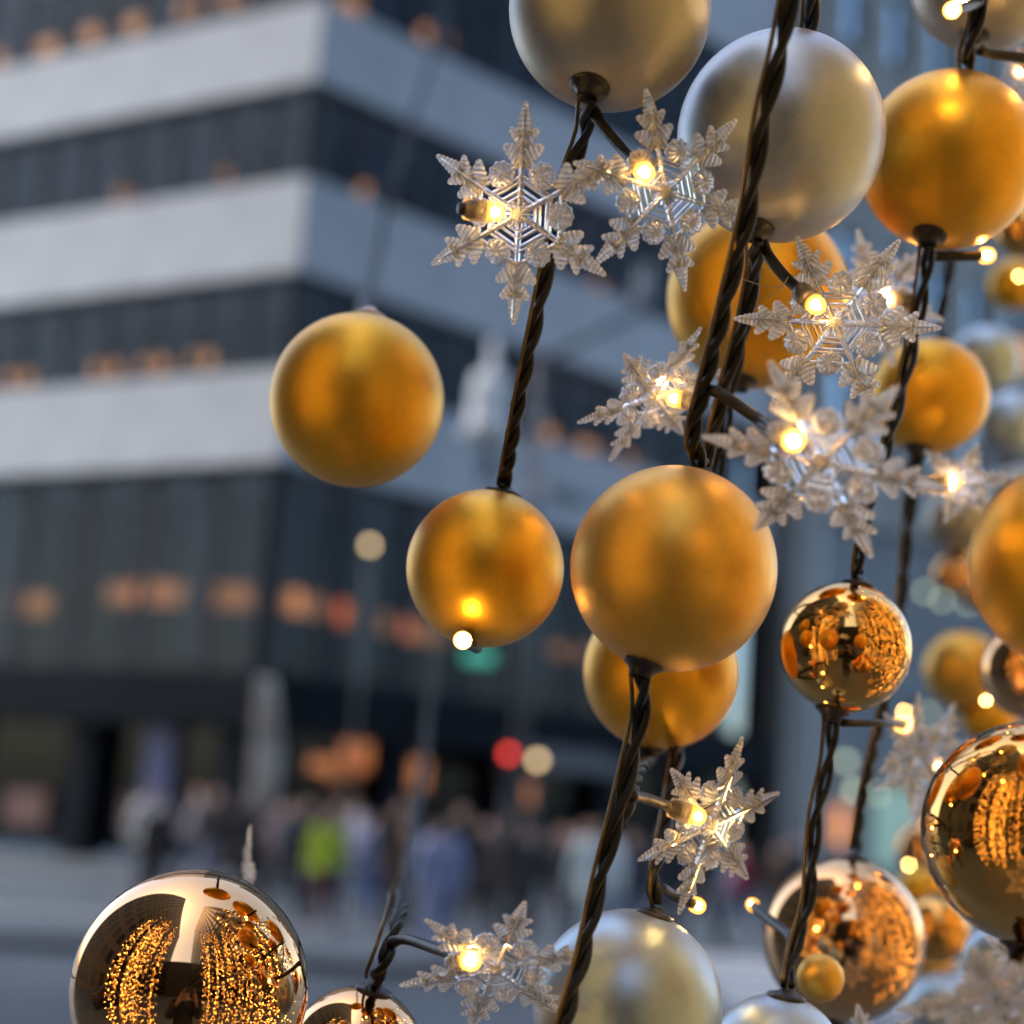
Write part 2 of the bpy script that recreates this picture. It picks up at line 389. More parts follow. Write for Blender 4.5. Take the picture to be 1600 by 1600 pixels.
# shopfront: piers and glass below the fascia
for D_, N_, L_, cnt in ((DL, NL, LL, 4), (DR, NR, LR, 5)):
    R = Matrix(((D_.x, N_.x, 0), (D_.y, N_.y, 0), (0, 0, 1))); W = L_ / cnt; H = Z['g0'] - .13
    g = MB(); g.box((0, 0, 0), (.7, .6, H), R); mp = g.mesh('pier', M['dark_clad'], False)
    g = MB(); g.box((0, 0, 0), (W - .7, .03, H), R); mg = g.mesh('shop_window', M['glass'], False)
    for i in range(cnt):
        p = C0 + D_ * (W * i + .35) - N_ * .05
        link('pier', mp, bld, T(loc((p.x, p.y, .13 + H / 2))))
        p = C0 + D_ * (W * (i + .5) + .35) - N_ * .3
        link('shop_window', mg, bld, T(loc((p.x, p.y, .13 + H / 2))))
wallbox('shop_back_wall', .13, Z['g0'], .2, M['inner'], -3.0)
def face_pt(px, py, which, dep):
    D_, N_ = (DL, NL) if which == 'L' else (DR, NR)
    r = ray(px, py); P0 = C0 - N_ * dep; t = (P0 - CAM).dot(N_) / r.dot(N_)
    return CAM + r * t, D_, N_
def lamp(px, py, which, wpx, h, material, dep=1.0, name='ceiling_lamp', parent=bld):
    p, D_, N_ = face_pt(px, py, which, dep); d = (p - CAM).length
    W = wpx / FPX * d / max(.35, abs(D_.dot(RT)))
    R = Matrix(((D_.x, N_.x, 0), (D_.y, N_.y, 0), (0, 0, 1)))
    g = MB(); g.box((0, 0, 0), (W, .25, h), R)
    return link(name, g.mesh(name, material, False), parent, T(loc(p)))
for px, py, w_, wp in ((185, 305, 'L', 38), (335, 275, 'L', 34), (30, 592, 'L', 36), (165, 578, 'L', 38), (240, 570, 'L', 34), (315, 562, 'L', 30),
                  (12, 92, 'L', 40), (80, 74, 'L', 36), (148, 54, 'L', 32), (215, 38, 'L', 30), (290, 14, 'L', 40), (365, 0, 'L', 26),
                  (680, 58, 'R', 34), (585, 305, 'R', 36), (878, 440, 'R', 34), (945, 455, 'R', 34), (858, 680, 'R', 36), (922, 702, 'R', 36), (992, 722, 'R', 30),
                  (1165, 790, 'R', 26), (545, 10, 'R', 26)):
    lamp(px, py, w_, wp, .30, M['lamp_orange'])
for px, py, w_, wp, hh in ((48, 944, 'L', 62, .5), (190, 928, 'L', 40, .42), (232, 926, 'L', 44, .55), (286, 928, 'L', 52, .48), (356, 932, 'L', 50, .5), (402, 934, 'L', 44, .4), (448, 940, 'L', 36, .5)):
    lamp(px, py, w_, wp, hh, M['lamp_dim'], 1.0)
for px, py, w_, wp, hh in ((505, 950, 'R', 60, .45), (545, 962, 'R', 50, .5), (600, 974, 'R', 70, .45), (660, 990, 'R', 60, .4), (890, 1018, 'R', 50, .3)):
    lamp(px, py, w_, wp, hh, M['lamp_dim'], 1.0)
# lit things inside the shops
for px, py, w_, wp, h, mm in ((572, 1165, 'R', 58, 1.1, 'lamp_amber'), (536, 1204, 'R', 40, .5, 'lamp_dim'), (630, 1208, 'R', 62, .7, 'lamp_amber'),
                         (505, 1195, 'R', 30, .3, 'lamp_amber'), (815, 1240, 'R', 28, .6, 'lamp_amber')):
    lamp(px, py, w_, wp, h, M[mm], 1.3, 'shop_light')
M['blue_poster'] = mat('blue_poster', (.008, .016, .09), .5); M['red_poster'] = mat('rust_poster', (.07, .02, .012), .5)
lamp(255, 1165, 'L', 46, 3.0, M['blue_poster'], .20, 'poster'); lamp(45, 1262, 'L', 70, .8, M['red_poster'], .20, 'poster'); lamp(215, 1272, 'L', 40, .7, M['red_poster'], .20, 'poster')

# lettering on the lowest band of the right-hand face
def text_obj(s, size, mx, material, parent, ext=.02):
    cu = bpy.data.curves.new('lettering', 'FONT'); cu.body = s; cu.size = size; cu.extrude = ext; cu.align_x = 'LEFT'
    t = bpy.data.objects.new('tmp', cu); COL.objects.link(t)
    bpy.context.view_layer.update()
    me = bpy.data.meshes.new_from_object(t.evaluated_get(bpy.context.evaluated_depsgraph_get()))
    bpy.data.objects.remove(t); me.materials.clear(); me.materials.append(material)
    return link('lettering', me, parent, mx)
for s, px, py in (('A', 752, 752), ('mbic (', 856, 782)):
    p, D_, N_ = face_pt(px, py, 'R', -.075); q = loc(p)
    mx = Matrix(((D_.x, 0, N_.x, q.x), (D_.y, 0, N_.y, q.y), (0, 1, 0, q.z), (0, 0, 0, 1)))
    text_obj(s, .95 if s == 'A' else .80, mx, M['lettering'], bld)

# ---- stone building beyond
SB = C0 + DR * (LR + .05) + NR * .35
AS = math.radians(37); DS = Vector((math.cos(AS), math.sin(AS), 0)); NS = Vector((DS.y, -DS.x, 0))
if NS.dot(SB) > 0: NS = -NS
sb = empty('stone_building', 'grey stone building with small sash windows beyond the banded offices', 'building', T(SB))
RS = Matrix(((DS.x, NS.x, 0), (DS.y, NS.y, 0), (0, 0, 1)))
LS, HS = 34.0, 38.0
def sbox(name, t0, t1, z0, z1, y0, y1, material):
    """t along wall, y towards the street"""
    g = MB(); g.box((0, 0, 0), (t1 - t0, y1 - y0, z1 - z0), RS)
    return link(name, g.mesh(name, material, False), sb, T(RS @ Vector(((t0 + t1) / 2, (y0 + y1) / 2, (z0 + z1) / 2))))
sbox('pilaster', 0, 1.25, .0, HS, -.6, .30, M['pilaster'])
sbox('pilaster', 1.30, 1.55, .0, 11, -.6, .12, M['white_metal'])
# lower wall of large panels
ht = 11.0
px_ = 1.6; pw = 2.6
g = MB(); g.box((0, 0, 0), (pw - .05, .25, 2.45), RS); mpan = g.mesh('wall_panel', M['blue_stone'], False)
for i in range(12):
    for k in range(4):
        if k < 1 and 1 <= i <= 3: continue
        link('wall_panel', mpan, sb, T(RS @ Vector((px_ + pw * (i + .5), -.125 + random.uniform(-.015, .01), 1.0 + 2.5 * (k + .5)))))
sbox('wall', 1.6, LS, 0, 1.0, -3, -.05, M['blue_stone'])
sbox('wall', 1.6, LS, 1.0, ht + .0, -3, -.26, M['dark_frame'])
sbox('cornice', 1.25, LS, ht, ht + .6, -1, .22, M['grey_stone'])
# upper storeys: piers + windows
ww, sp = .95, 2.15; zf = ht + .6; nfl = 6; fh = 4.3
ncol = int((LS - 1.3) / sp)
pier = MB(); pier.box((0, 0, 0), (sp - ww, .5, fh * nfl), RS); mpier = pier.mesh('wall_pier', M['grey_stone'], False)
bm_ = MB(); bm_.box((0, 0, 0), (ww, .42, fh - 2.3), RS); mapr = bm_.mesh('wall_apron', M['grey_stone'], False)
wf = MB()
for dx in (-ww / 2 + .05, ww / 2 - .05): wf.box(RS @ Vector((dx, 0, 0)), (.1, .1, 2.3), RS)
wf.box(RS @ Vector((0, 0, 0)), (ww - .2, .08, .08), RS); wf.box(RS @ Vector((0, 0, 1.1)), (ww - .2, .1, .1), RS); wf.box(RS @ Vector((0, 0, -1.1)), (ww - .2, .1, .1), RS)
mwf = wf.mesh('window', M['dark_frame'], False)
wp = MB(); wp.box((0, 0, 0), (ww - .1, .02, 2.2), RS); mwp = wp.mesh('pane', M['glass_sky'], False)
si = MB(); si.box((0, 0, 0), (ww + .2, .3, .14), RS); msi = si.mesh('sill', M['pilaster'], False)
for i in range(ncol):
    t = 1.3 + sp * (i + .5)
    link('wall_pier', mpier, sb, T(RS @ Vector((t - ww / 2 - (sp - ww) / 2 + ww / 2 - ww / 2, -.25, zf + fh * nfl / 2))))
    tc_ = t + (sp - ww) / 2 - .0 - (sp - ww) / 2 + (sp - ww) / 2 - (sp - ww) / 2 + sp / 2 - (sp - ww) / 2 + 0.0 - ww / 2 + .0
    tw = t - ww / 2 - (sp - ww) / 2 + sp / 2
    for k in range(nfl):
        z = zf + fh * k
        link('wall_apron', mapr, sb, T(RS @ Vector((tw, -.27, z + (fh - 2.3) / 2))))
        o = link('window', mwf, sb, T(RS @ Vector((tw, -.32, z + fh - 1.15))))
        link('pane', mwp, o); link('sill', msi, o, T(RS @ Vector((0, .22, -1.22))))
sbox('wall', 1.3, LS, zf, zf + fh * nfl, -3, -.55, M['dark_frame'])
# shop at its foot
so_ = sbox('shop_window', 1.6 + pw * 1 + .3, 1.6 + pw * 4 - .3, 1.0, 3.4, -.22, -.16, M['shop_green'])
def s_pt(px, py, dep):
    r = ray(px, py); P0 = SB - NS * dep; t = (P0 - CAM).dot(NS) / r.dot(NS); return CAM + r * t
for px, py, rr, mm in ((1335, 1236, .14, 'lamp_pale'), (1372, 1240, .09, 'lamp_pale'), (1322, 1190, .12, 'lamp_pale')):
    p = s_pt(px, py, -.35); g = MB(); g.sphere((0, 0, 0), rr, 12, 8); link('shop_lamp', g.mesh('shop_lamp', M[mm]), sb, T(p - SB))
for px, py, wd, hh, mm in ((1312, 1290, .28, 1.1, 'lamp_orange'),):
    p = s_pt(px, py, -.3); g = MB(); g.box((0, 0, 0), (wd, .1, hh), RS); link('shop_sign', g.mesh('shop_sign', M[mm], False), sb, T(p - SB))

# ---- road markings and the near kerb
g = MB()
for k in range(6):
    a = Vector((2.4, 16.6 + k * 1.15, .004)); g.add([a, a + Vector((9, .8, 0)), a + Vector((9, 1.35, 0)), a + Vector((0, .55, 0))], [(0, 1, 2, 3)])
o = struct('crosswalk_marking', g.mesh('crosswalk_marking', M['paint'], False))
g = MB(); g.box((-9, 17.2, .06), (22, .3, .12)); o = struct('kerb', g.mesh('kerb', M['paving'], False))
g = MB(); g.add([(-30, 21.5, .004), (-1, 22.5, .004), (-1, 22.75, .004), (-30, 21.75, .004)], [(0, 1, 2, 3)]); struct('lane_marking', g.mesh('lane_marking', M['paint'], False))

# ---- buildings behind and beside the camera (they show in the mirror baubles)
def block(name, label, x0, x1, y0, y1, h, wallm, nfl, side):
    c = Vector(((x0 + x1) / 2, (y0 + y1) / 2, 0)); e = empty(name, label, 'building', T(c))
    g = MB(); g.box((0, 0, h / 2), (x1 - x0, y1 - y0, h)); link('wall', g.mesh('wall', wallm, False), e)
    fhh = h / nfl; n_ = int((y1 - y0) / 3.2); g = MB(); g.box((0, 0, 0), (.12, 1.9, fhh * .58)); me = g.mesh('window', M['block_glass'], False)
    X = (x1 if side > 0 else x0) - c.x
    for i in range(n_):
        for k in range(nfl):
            link('window', me, e, T((X + .03 * side, y0 + 3.2 * (i + .5) - c.y, fhh * (k + .5))))
    return e
block('office_block', 'brown stone office block across the street left of the camera', -34, -15, -60, 14, 85, mat('brown_stone', (.17, .13, .10), .8), 20, 1)
block('tower_block', 'grey tower rising behind the hanging decorations', 8, 26, -62, 4, 120, mat('grey_tower', (.16, .14, .12), .8), 28, -1)

# ---- street furniture
def cyl(a, b_, r, n_=12): g_ = MB(); g_.tube([a, b_], r, n_); return g_
def gpt(px, D):   # ground point under picture column px at distance D
    h = 1282 + .07 * (px - 800); r = ray(px, h); v = Vector((r.x, r.y, 0)).normalized() * D; return v
# traffic signal pole with mast arm, lamp and signs
P0 = gpt(812, 19); P0.z = 0
sp_ = empty('traffic_signal_pole', 'grey signal pole with slanted mast arm, white lamp head and street signs', 'traffic signal', T(P0))
def L_(px, py, D=None):
    r = ray(px, py); t = (Vector((P0.x, P0.y)).length if D is None else D) / Vector((r.x, r.y)).length; return CAM + r * t - P0
top = L_(842, 565); link('pole', cyl((0, 0, 0), (top.x, top.y, top.z), .085).mesh('pole', M['pole']), sp_)
ae = L_(1005, 486); link('mast_arm', cyl(top, ae, .045).mesh('mast_arm', M['pole']), sp_)
a2 = L_(1110, 520); link('mast_arm', cyl(ae, a2, .04).mesh('mast_arm', M['pole']), sp_)
g = MB(); g.box(L_(1004, 452), (.18, .18, .24)); g.tube([L_(1000, 440), L_(998, 415)], .02); g.tube([L_(1012, 440), L_(1014, 412)], .025)
link('signal_camera', g.mesh('signal_camera', M['white_metal'], False), sp_)
g = MB(); g.lathe([(.05, 1.05), (.07, .62), (.21, .60), (.24, .35), (.25, 0), (.33, -.10), (.30, -.18), (.05, -.2)], 20, T(L_(762, 665)))
link('lamp_head', g.mesh('lamp_head', M['white_metal']), sp_)
g = MB(); g.tube([L_(762, 690), L_(752, 745)], .03); g.tube([L_(765, 690), L_(772, 745)], .03); g.tube([L_(775, 680), L_(812, 690)], .03)
link('bracket', g.mesh('bracket', M['pole']), sp_)
for px, py, w_, h_ in ((838, 655, .18, .16), (832, 712, .25, .25), (834, 760, .28, .36)):
    g = MB(); g.box(L_(px, py) + Vector((0, -.12, 0)), (w_, .03, h_)); link('street_sign', g.mesh('street_sign', M['sign_white'], False), sp_)
g = MB(); g.box(L_(748, 1026), (.34, .05, .14)); link('street_sign', g.mesh('street_sign', M['green_sign'], False), sp_)
# pedestrian signal heads
for nm, lab, lens in (('pedestrian_signal', 'dark signal head showing a red light beside the amber street lamp', [(795, 1178, 'lamp_red', .055)]),
                      ('globe_lamp', 'amber globe lamp on a thin post next to the red signal', [(840, 1188, 'lamp_warm', .055)]),
                      ('wall_lamp', 'pale amber globe lamp on a thin post left of the low gold bauble', [(578, 852, 'lamp_warm', .05)])):
    px, py, mm, rr = lens[0]; base = gpt(px, 21); e = empty(nm, lab, 'traffic signal' if 'signal' in nm else 'street lamp', T(base))
    r = ray(px, py); p = CAM + r * (21 / Vector((r.x, r.y)).length) - base
    g = MB(); g.tube([(p.x, p.y + .12, 0), (p.x, p.y + .12, p.z)], .03); link('post', g.mesh('post', M['pole']), e)
    g = MB()
    if 'signal' in nm: g.box((p.x, p.y + .1, p.z - .1), (.24, .12, .5))
    else: g.lathe([(.03, -.16), (.08, -.10), (.08, -.07), (.03, -.06)], 12, T((p.x, p.y + .12, p.z)))
    link('housing', g.mesh('housing', M['pole'], False), e)
    g = MB(); g.sphere(p, rr, 14, 10); link('lens', g.mesh('lens', M[mm]), e)
M['grey_disc'] = mat('grey_lens', (.38, .44, .42), .4)
# pale feather banner and awning
b0 = gpt(385, 24); e = empty('feather_banner', 'tall pale cloth banner on a thin pole among the crowd', 'banner', T(b0))
g = MB(); g.tube([(0, 0, 0), (0, 0, 3.4)], .02); link('pole', g.mesh('pole', M['pole']), e)
g = MB(); nz_ = 14
for i in range(nz_ + 1):
    z = 1.5 + 1.85 * i / nz_; wd = .42 * (1 - .55 * (i / nz_) ** 3)
    for k in range(4): g.v.append(Vector((.02 + wd * k / 3, .05 * math.sin(i * .8 + k), z)))
for i in range(nz_):
    for k in range(3): g.f.append((i * 4 + k, i * 4 + k + 1, i * 4 + k + 5, i * 4 + k + 4)); g.mi.append(0)
me = g.mesh('cloth', mat('cream_cloth', (.36, .34, .31), .8)); o = link('cloth', me, e); sm = o.modifiers.new('s', 'SOLIDIFY'); sm.thickness = .01
p, D_, N_ = face_pt(900, 1195, 'R', -1.2)
e = empty('awning', 'dark grey sloping shop awning by the amber globe lamp', 'awning', T(p))
g = MB(); h = .5
a, b_, = -D_ * 1.6, D_ * 1.6
g.add([a + Vector((0, 0, h)) - N_ * 1.0, b_ + Vector((0, 0, h)) - N_ * 1.0, b_ + N_ * .6, a + N_ * .6, a + N_ * .6 - Vector((0, 0, .22)), b_ + N_ * .6 - Vector((0, 0, .22)), a - N_ * 1.0 + Vector((0, 0, h - .1)), b_ - N_ * 1.0 + Vector((0, 0, h - .1))],
      [(0, 1, 2, 3), (3, 2, 5, 4), (0, 3, 4, 6), (1, 7, 5, 2), (6, 4, 5, 7)])
link('canopy', g.mesh('canopy', mat('awning_cloth', (.07, .075, .08), .8), False), e)
g = MB(); g.tube([a - N_ * .95 + Vector((0, 0, .3)), a + N_ * .5], .03); g.tube([b_ - N_ * .95 + Vector((0, 0, .3)), b_ + N_ * .5], .03); link('arm', g.mesh('arm', M['pole']), e)

# ------------------------------------------------------------------ PEOPLE
def body_mesh(pose, lod=1):
    """one continuous body grown on a skeleton; pose 0 standing, 1 walking, 2 holding up a phone"""
    bm = bmesh.new(); sk = bm.verts.layers.skin.verify(); V = {}
    def jt(n, p, r, par=None):
        v = bm.verts.new(p); v[sk].radius = (r, r) if not isinstance(r, tuple) else r; v[sk].use_root = (n == 'pel')
        V[n] = v
        if par: bm.edges.new((V[par], v))
    s = {0: .06, 1: .30, 2: .05}[pose]
    jt('pel', (0, 0, .95), (.155, .115)); jt('sp', (0, 0, 1.12), (.135, .10), 'pel'); jt('ch', (0, -.01, 1.30), (.165, .12), 'sp')
    jt('ne', (0, .0, 1.46), .062, 'ch'); jt('hd', (0, .02, 1.56), (.078, .088), 'ne'); jt('ht', (0, .015, 1.66), (.074, .088), 'hd')
    for q, sd in ((1, 'l'), (-1, 'r')):
        st = s * q
        jt('hp' + sd, (.09 * q, 0, .88), .095, 'pel'); jt('kn' + sd, (.10 * q, .5 * st + .03, .50), .062, 'hp' + sd)
        jt('an' + sd, (.10 * q, st * .9 - .02, .09), .042, 'kn' + sd); jt('to' + sd, (.11 * q, st * .9 + .13, .04), .038, 'an' + sd)
        jt('sh' + sd, (.18 * q, 0, 1.38), .066, 'ch')
        if pose == 2:
            jt('el' + sd, (.25 * q, .16, 1.20), .046, 'sh' + sd); jt('wr' + sd, (.085 * q, .345, 1.50), .030, 'el' + sd); jt('ha' + sd, (.060 * q, .375, 1.555), .030, 'wr' + sd)
            for k in range(4):
                jt(f'f{k}{sd}', (.066 * q, .405, 1.545 + .017 * k), .008, 'ha' + sd); jt(f'g{k}{sd}', (.055 * q, .425, 1.55 + .017 * k), .0075, f'f{k}{sd}')
            jt('th' + sd, (.035 * q, .39, 1.60), .009, 'ha' + sd)
        else:
            jt('el' + sd, (.24 * q, -.35 * st - .02, 1.10), .046, 'sh' + sd); jt('wr' + sd, (.25 * q, -.6 * st + .06, .86), .031, 'el' + sd)
            jt('ha' + sd, (.25 * q, -.66 * st + .09, .78), .034, 'wr' + sd)
            for k in range(4): jt(f'f{k}{sd}', (.25 * q, -.68 * st + .07 + .016 * k, .70 - .004 * k), .008, 'ha' + sd)
            jt('th' + sd, (.235 * q, -.66 * st + .135, .745), .009, 'ha' + sd)
    jt('no', (0, .115, 1.575), .012, 'hd')
    me = bpy.data.meshes.new('body'); bm.to_mesh(me); bm.free()
    o = bpy.data.objects.new('tmp', me); COL.objects.link(o)
    o.modifiers.new('s', 'SKIN').use_smooth_shade = True; ss = o.modifiers.new('b', 'SUBSURF'); ss.levels = ss.render_levels = lod
    bpy.context.view_layer.update()
    r = bpy.data.meshes.new_from_object(o.evaluated_get(bpy.context.evaluated_depsgraph_get()))
    bpy.data.objects.remove(o); return r
POSES = {k: body_mesh(k) for k in (0, 1, 2)}
def cloth_of(me, test, off, name):
    """the body's own surface within TEST, pushed out along its normals"""
    idx = [p.index for p in me.polygons if all(test(me.vertices[i].co) for i in p.vertices)]
    vm = {}; vs = []; fs = []
    for i in idx:
        f_ = []
        for v in me.polygons[i].vertices:
            if v not in vm: vm[v] = len(vs); vs.append(tuple(me.vertices[v].co + me.vertices[v].normal * off))
            f_.append(vm[v])
        fs.append(f_)
    m_ = bpy.data.meshes.new(name); m_.from_pydata(vs, [], fs); m_.update(); m_.polygons.foreach_set('use_smooth', [True] * len(fs)); return m_
CL = {}
for k, me in POSES.items():
    handz = (lambda c: not (abs(c.x) > .19 and c.z < .84)) if k < 2 else (lambda c: c.y < .33)
    CL[k] = dict(coat=cloth_of(me, lambda c: c.z > .80 and c.z < 1.47 and handz(c), .022, 'coat'),
                 long_coat=cloth_of(me, lambda c: c.z > .42 and c.z < 1.47 and handz(c), .035, 'long_coat'),
                 trousers=cloth_of(me, lambda c: c.z > .09 and c.z < .98 and abs(c.x) < .22, .012, 'trousers'),
                 shoe_a=cloth_of(me, lambda c: c.z < .11 and c.x > 0, .010, 'shoe'), shoe_b=cloth_of(me, lambda c: c.z < .11 and c.x < 0, .010, 'shoe'),
                 hair=cloth_of(me, lambda c: c.z > 1.57 and (c.y < .055 or c.z > 1.70), .014, 'hair'))
SKIN = mat('skin', (.30, .17, .12), .55, noise=.06)
_mc = {}
def cmat(c, nm='cloth'):
    if max(c) < .2: c = tuple(v * .5 for v in c)
    if c not in _mc: _mc[c] = mat('cloth_colour', c, .85, noise=.15, scale=12)
    return _mc[c]
def copy_mesh(me, m_):
    c = me.copy(); c.materials.clear(); c.materials.append(m_); return c
def person(px, D, rz, pose, coat, trou, hair, label, long=False, shoe=(.03, .03, .03), scale=1.0, group='people crossing the street', pos=None):
    b_ = pos if pos is not None else gpt(px, D)
    mx = T(b_) @ Matrix.Rotation(rz, 4, 'Z') @ Matrix.Scale(scale, 4)
    e = empty('person', label, 'person', mx, group)
    bo = link('body', copy_mesh(POSES[pose], SKIN), e)
    link('trousers', copy_mesh(CL[pose]['trousers'], cmat(trou)), e)
    link('long_coat' if long else 'coat', copy_mesh(CL[pose]['long_coat' if long else 'coat'], cmat(coat)), e)
    [link('shoe', copy_mesh(CL[pose][q], cmat(shoe)), e) for q in ('shoe_a', 'shoe_b')]; link('hair', copy_mesh(CL[pose]['hair'], cmat(hair)), e)
    return e
BK, NV, JE, BR, GR = (.015, .015, .018), (.02, .035, .09), (.04, .09, .22), (.10, .06, .035), (.12, .12, .13)
PE = [
 (235, 25, .3, 1, (.42, .46, .47), GR, BK, 'person in an off-white coat at the left end of the crowd', False, GR),
 (300, 27, 1.6, 1, (.28, .24, .27), NV, BR, 'person in a mauve-grey jacket just right of the off-white coat', False, BK),
 (350, 28, -.4, 0, (.03, .03, .035), (.18, .19, .26), BK, 'person in a black jacket and pale lilac trousers under the cream banner', False, BK),
 (408, 26, .2, 1, (.34, .24, .22), BK, (.20, .12, .08), 'person in a dusty pink top right of the cream banner', False, BK),
 (455, 25, 2.0, 1, (.025, .04, .07), (.05, .07, .09), BK, 'person in a dark teal coat left of the lime safety vest', True, BK),
 (515, 26, .1, 1, (.36, .48, .03), (.12, .03, .04), BR, 'person in a lime yellow safety vest', False, (.5, .5, .52)),
 (562, 26, -.8, 1, (.24, .25, .31), JE, BK, 'person in a pale grey jacket and jeans right of the lime vest', False, (.6, .6, .62)),
 (598, 24, .5, 0, (.26, .28, .42), (.03, .08, .22), BR, 'person in a periwinkle top and bright blue jeans behind the crowd centre', False, BK),
 (640, 25, 1.2, 1, (.14, .07, .045), BR, BK, 'person in a rusty brown coat left of the long pale blue robe', True, BK),
 (682, 21, .2, 0, (.27, .33, .52), (.27, .33, .52), BK, 'person in a long pale blue robe', True, (.5, .5, .6)),
 (740, 26, -.2, 1, (.03, .06, .24), BK, BK, 'person in a royal blue jacket right of the long pale blue robe', False, BK),
 (785, 25, 1.3, 1, (.09, .065, .06), BK, BR, 'person in a brown jacket below the amber globe lamp', False, BK),
 (822, 27, .1, 0, (.10, .11, .15), GR, BK, 'person in a slate grey coat beside the brown jacket', True, BK),
 (862, 24, -.5, 1, (.045, .035, .05), (.035, .03, .05), BK, 'person dressed in plum black in the thick of the crowd', False, (.25, .25, .27)),
 (905, 26, .7, 0, (.04, .04, .05), NV, BR, 'person in charcoal standing left of the white puffer jacket', False, BK),
 (948, 20, .1, 1, (.58, .70, .74), (.30, .38, .42), GR, 'person in a white puffer jacket left of the dark cable', False, BK),
 (1002, 20, -.3, 1, (.02, .035, .07), (.03, .08, .20), BK, 'person in a navy jacket and blue jeans seen behind the snowflake', False, BK),
 (1052, 24, .4, 0, (.03, .03, .04), BK, BR, 'person in a black parka right of the navy jacket', True, BK),
 (1105, 24, 1.8, 1, (.05, .04, .04), (.03, .03, .04), BK, 'person in a dark brown jacket with bare ankles right of the black parka', False, BK),
 (1172, 25, 1.5, 1, (.28, .012, .05), (.03, .05, .16), BR, 'person in a crimson coat, jeans and white shoes', False, (.7, .7, .7)),
 (1212, 27, .3, 0, (.13, .075, .05), GR, BK, 'person in a tan brown jacket right of the crimson coat', False, BK),
 (1236, 33, .3, 0, (.05, .05, .055), BK, BK, 'distant person in grey next to the pale pilaster', False, BK),
 (268, 29, .2, 1, (.02, .02, .03), BK, BK, 'person in a dark coat between the off-white coat and the mauve jacket', True, BK),
 (375, 30, 1.0, 0, (.03, .02, .02), BK, BK, 'person in a near-black coat directly below the cream banner', True, BK),
 (430, 29, .4, 1, (.02, .03, .05), NV, BR, 'person in a midnight blue jacket between the pink top and the teal coat', False, BK),
 (486, 28, -.3, 0, (.03, .03, .03), BK, BK, 'person in a black coat just left of the lime vest', True, BK),
 (540, 29, .9, 1, (.04, .03, .03), BK, BK, 'person in a sooty jacket behind the right shoulder of the lime vest', False, BK),
 (618, 28, .2, 0, (.03, .025, .02), BK, BK, 'person in a black-brown coat between periwinkle top and rusty coat', True, BK),
 (662, 29, 1.2, 1, (.025, .02, .03), BK, BK, 'person in a dark plum coat just left of the pale blue robe', True, BK),
 (712, 28, .3, 1, (.02, .02, .025), NV, BK, 'person in a black jacket just right of the pale blue robe', False, BK),
 (762, 29, -.6, 0, (.03, .03, .04), BK, BK, 'person in an inky coat between the royal blue and brown jackets', True, BK),
 (842, 28, .5, 1, (.02, .02, .02), BK, BK, 'person in a black coat between the slate and plum figures', True, BK),
 (884, 29, .1, 0, (.03, .025, .03), BK, BK, 'person in a dark coat left of the figure in charcoal', True, BK),
 (925, 28, 1.4, 1, (.03, .03, .03), BK, BR, 'person in a black jacket just left of the white puffer jacket', False, BK),
]
pr_ = random.Random(5)
for a_ in PE: person(a_[0] + pr_.uniform(-14, 14), a_[1] * pr_.uniform(.86, 1.12), a_[2] + math.pi * (a_[0] % 2), a_[3], a_[4], a_[5], a_[6], a_[7], a_[8], a_[9], scale=pr_.uniform(.88, 1.09))
# the photographer, who shows in the mirror baubles
pp = person(0, 0, 0, 2, (.03, .03, .035), NV, (.03, .02, .015), 'photographer in a dark jacket reflected in the mirror baubles, holding up a phone', True, scale=1.0, group='photographers', pos=Vector((0, -.44, 0)))
g = MB(); g.box((0, 0, 0), (.155, .008, .076)); o = link('phone', g.mesh('phone', M['black'], False), None, T((0, -.025, 1.59)))
tag(o, 'black phone held up by the photographer', 'phone')

# ------------------------------------------------------------------ FOREGROUND: baubles
def ball_mesh(nu=64, nv=40):
    g = MB(); g.sphere((0, 0, 0), 1, nu, nv); return g
BALL = ball_mesh(); BALLM = {}
CAPM = {}
g = MB(); g.lathe([(.0080, -.0016), (.0084, -.0008), (.0082, 0.0004), (.0055, .0014), (.0036, .0020), (.0030, .0030), (.0022, .0030)], 28)
TOPCAP = g.mesh('cap', M['black'])
g = MB(); g.lathe([(.0080, -.0018), (.0086, -.0010), (.0087, 0.0002), (.0076, .0014), (.0058, .0028), (.0049, .0046), (.0045, .0066), (.0040, .0068), (.0036, .0060)], 28)
CAP = g.mesh('cap', M['black'])
g = MB(); g.lathe([(.0070, -.0015), (.0085, -.0006), (.0088, 0.0004), (.0075, .0015), (.0045, .0030), (.0030, .0045), (.0028, .0020)], 28)
CLEARCAP = g.mesh('cap', M['acrylic'])
BALLS = {}
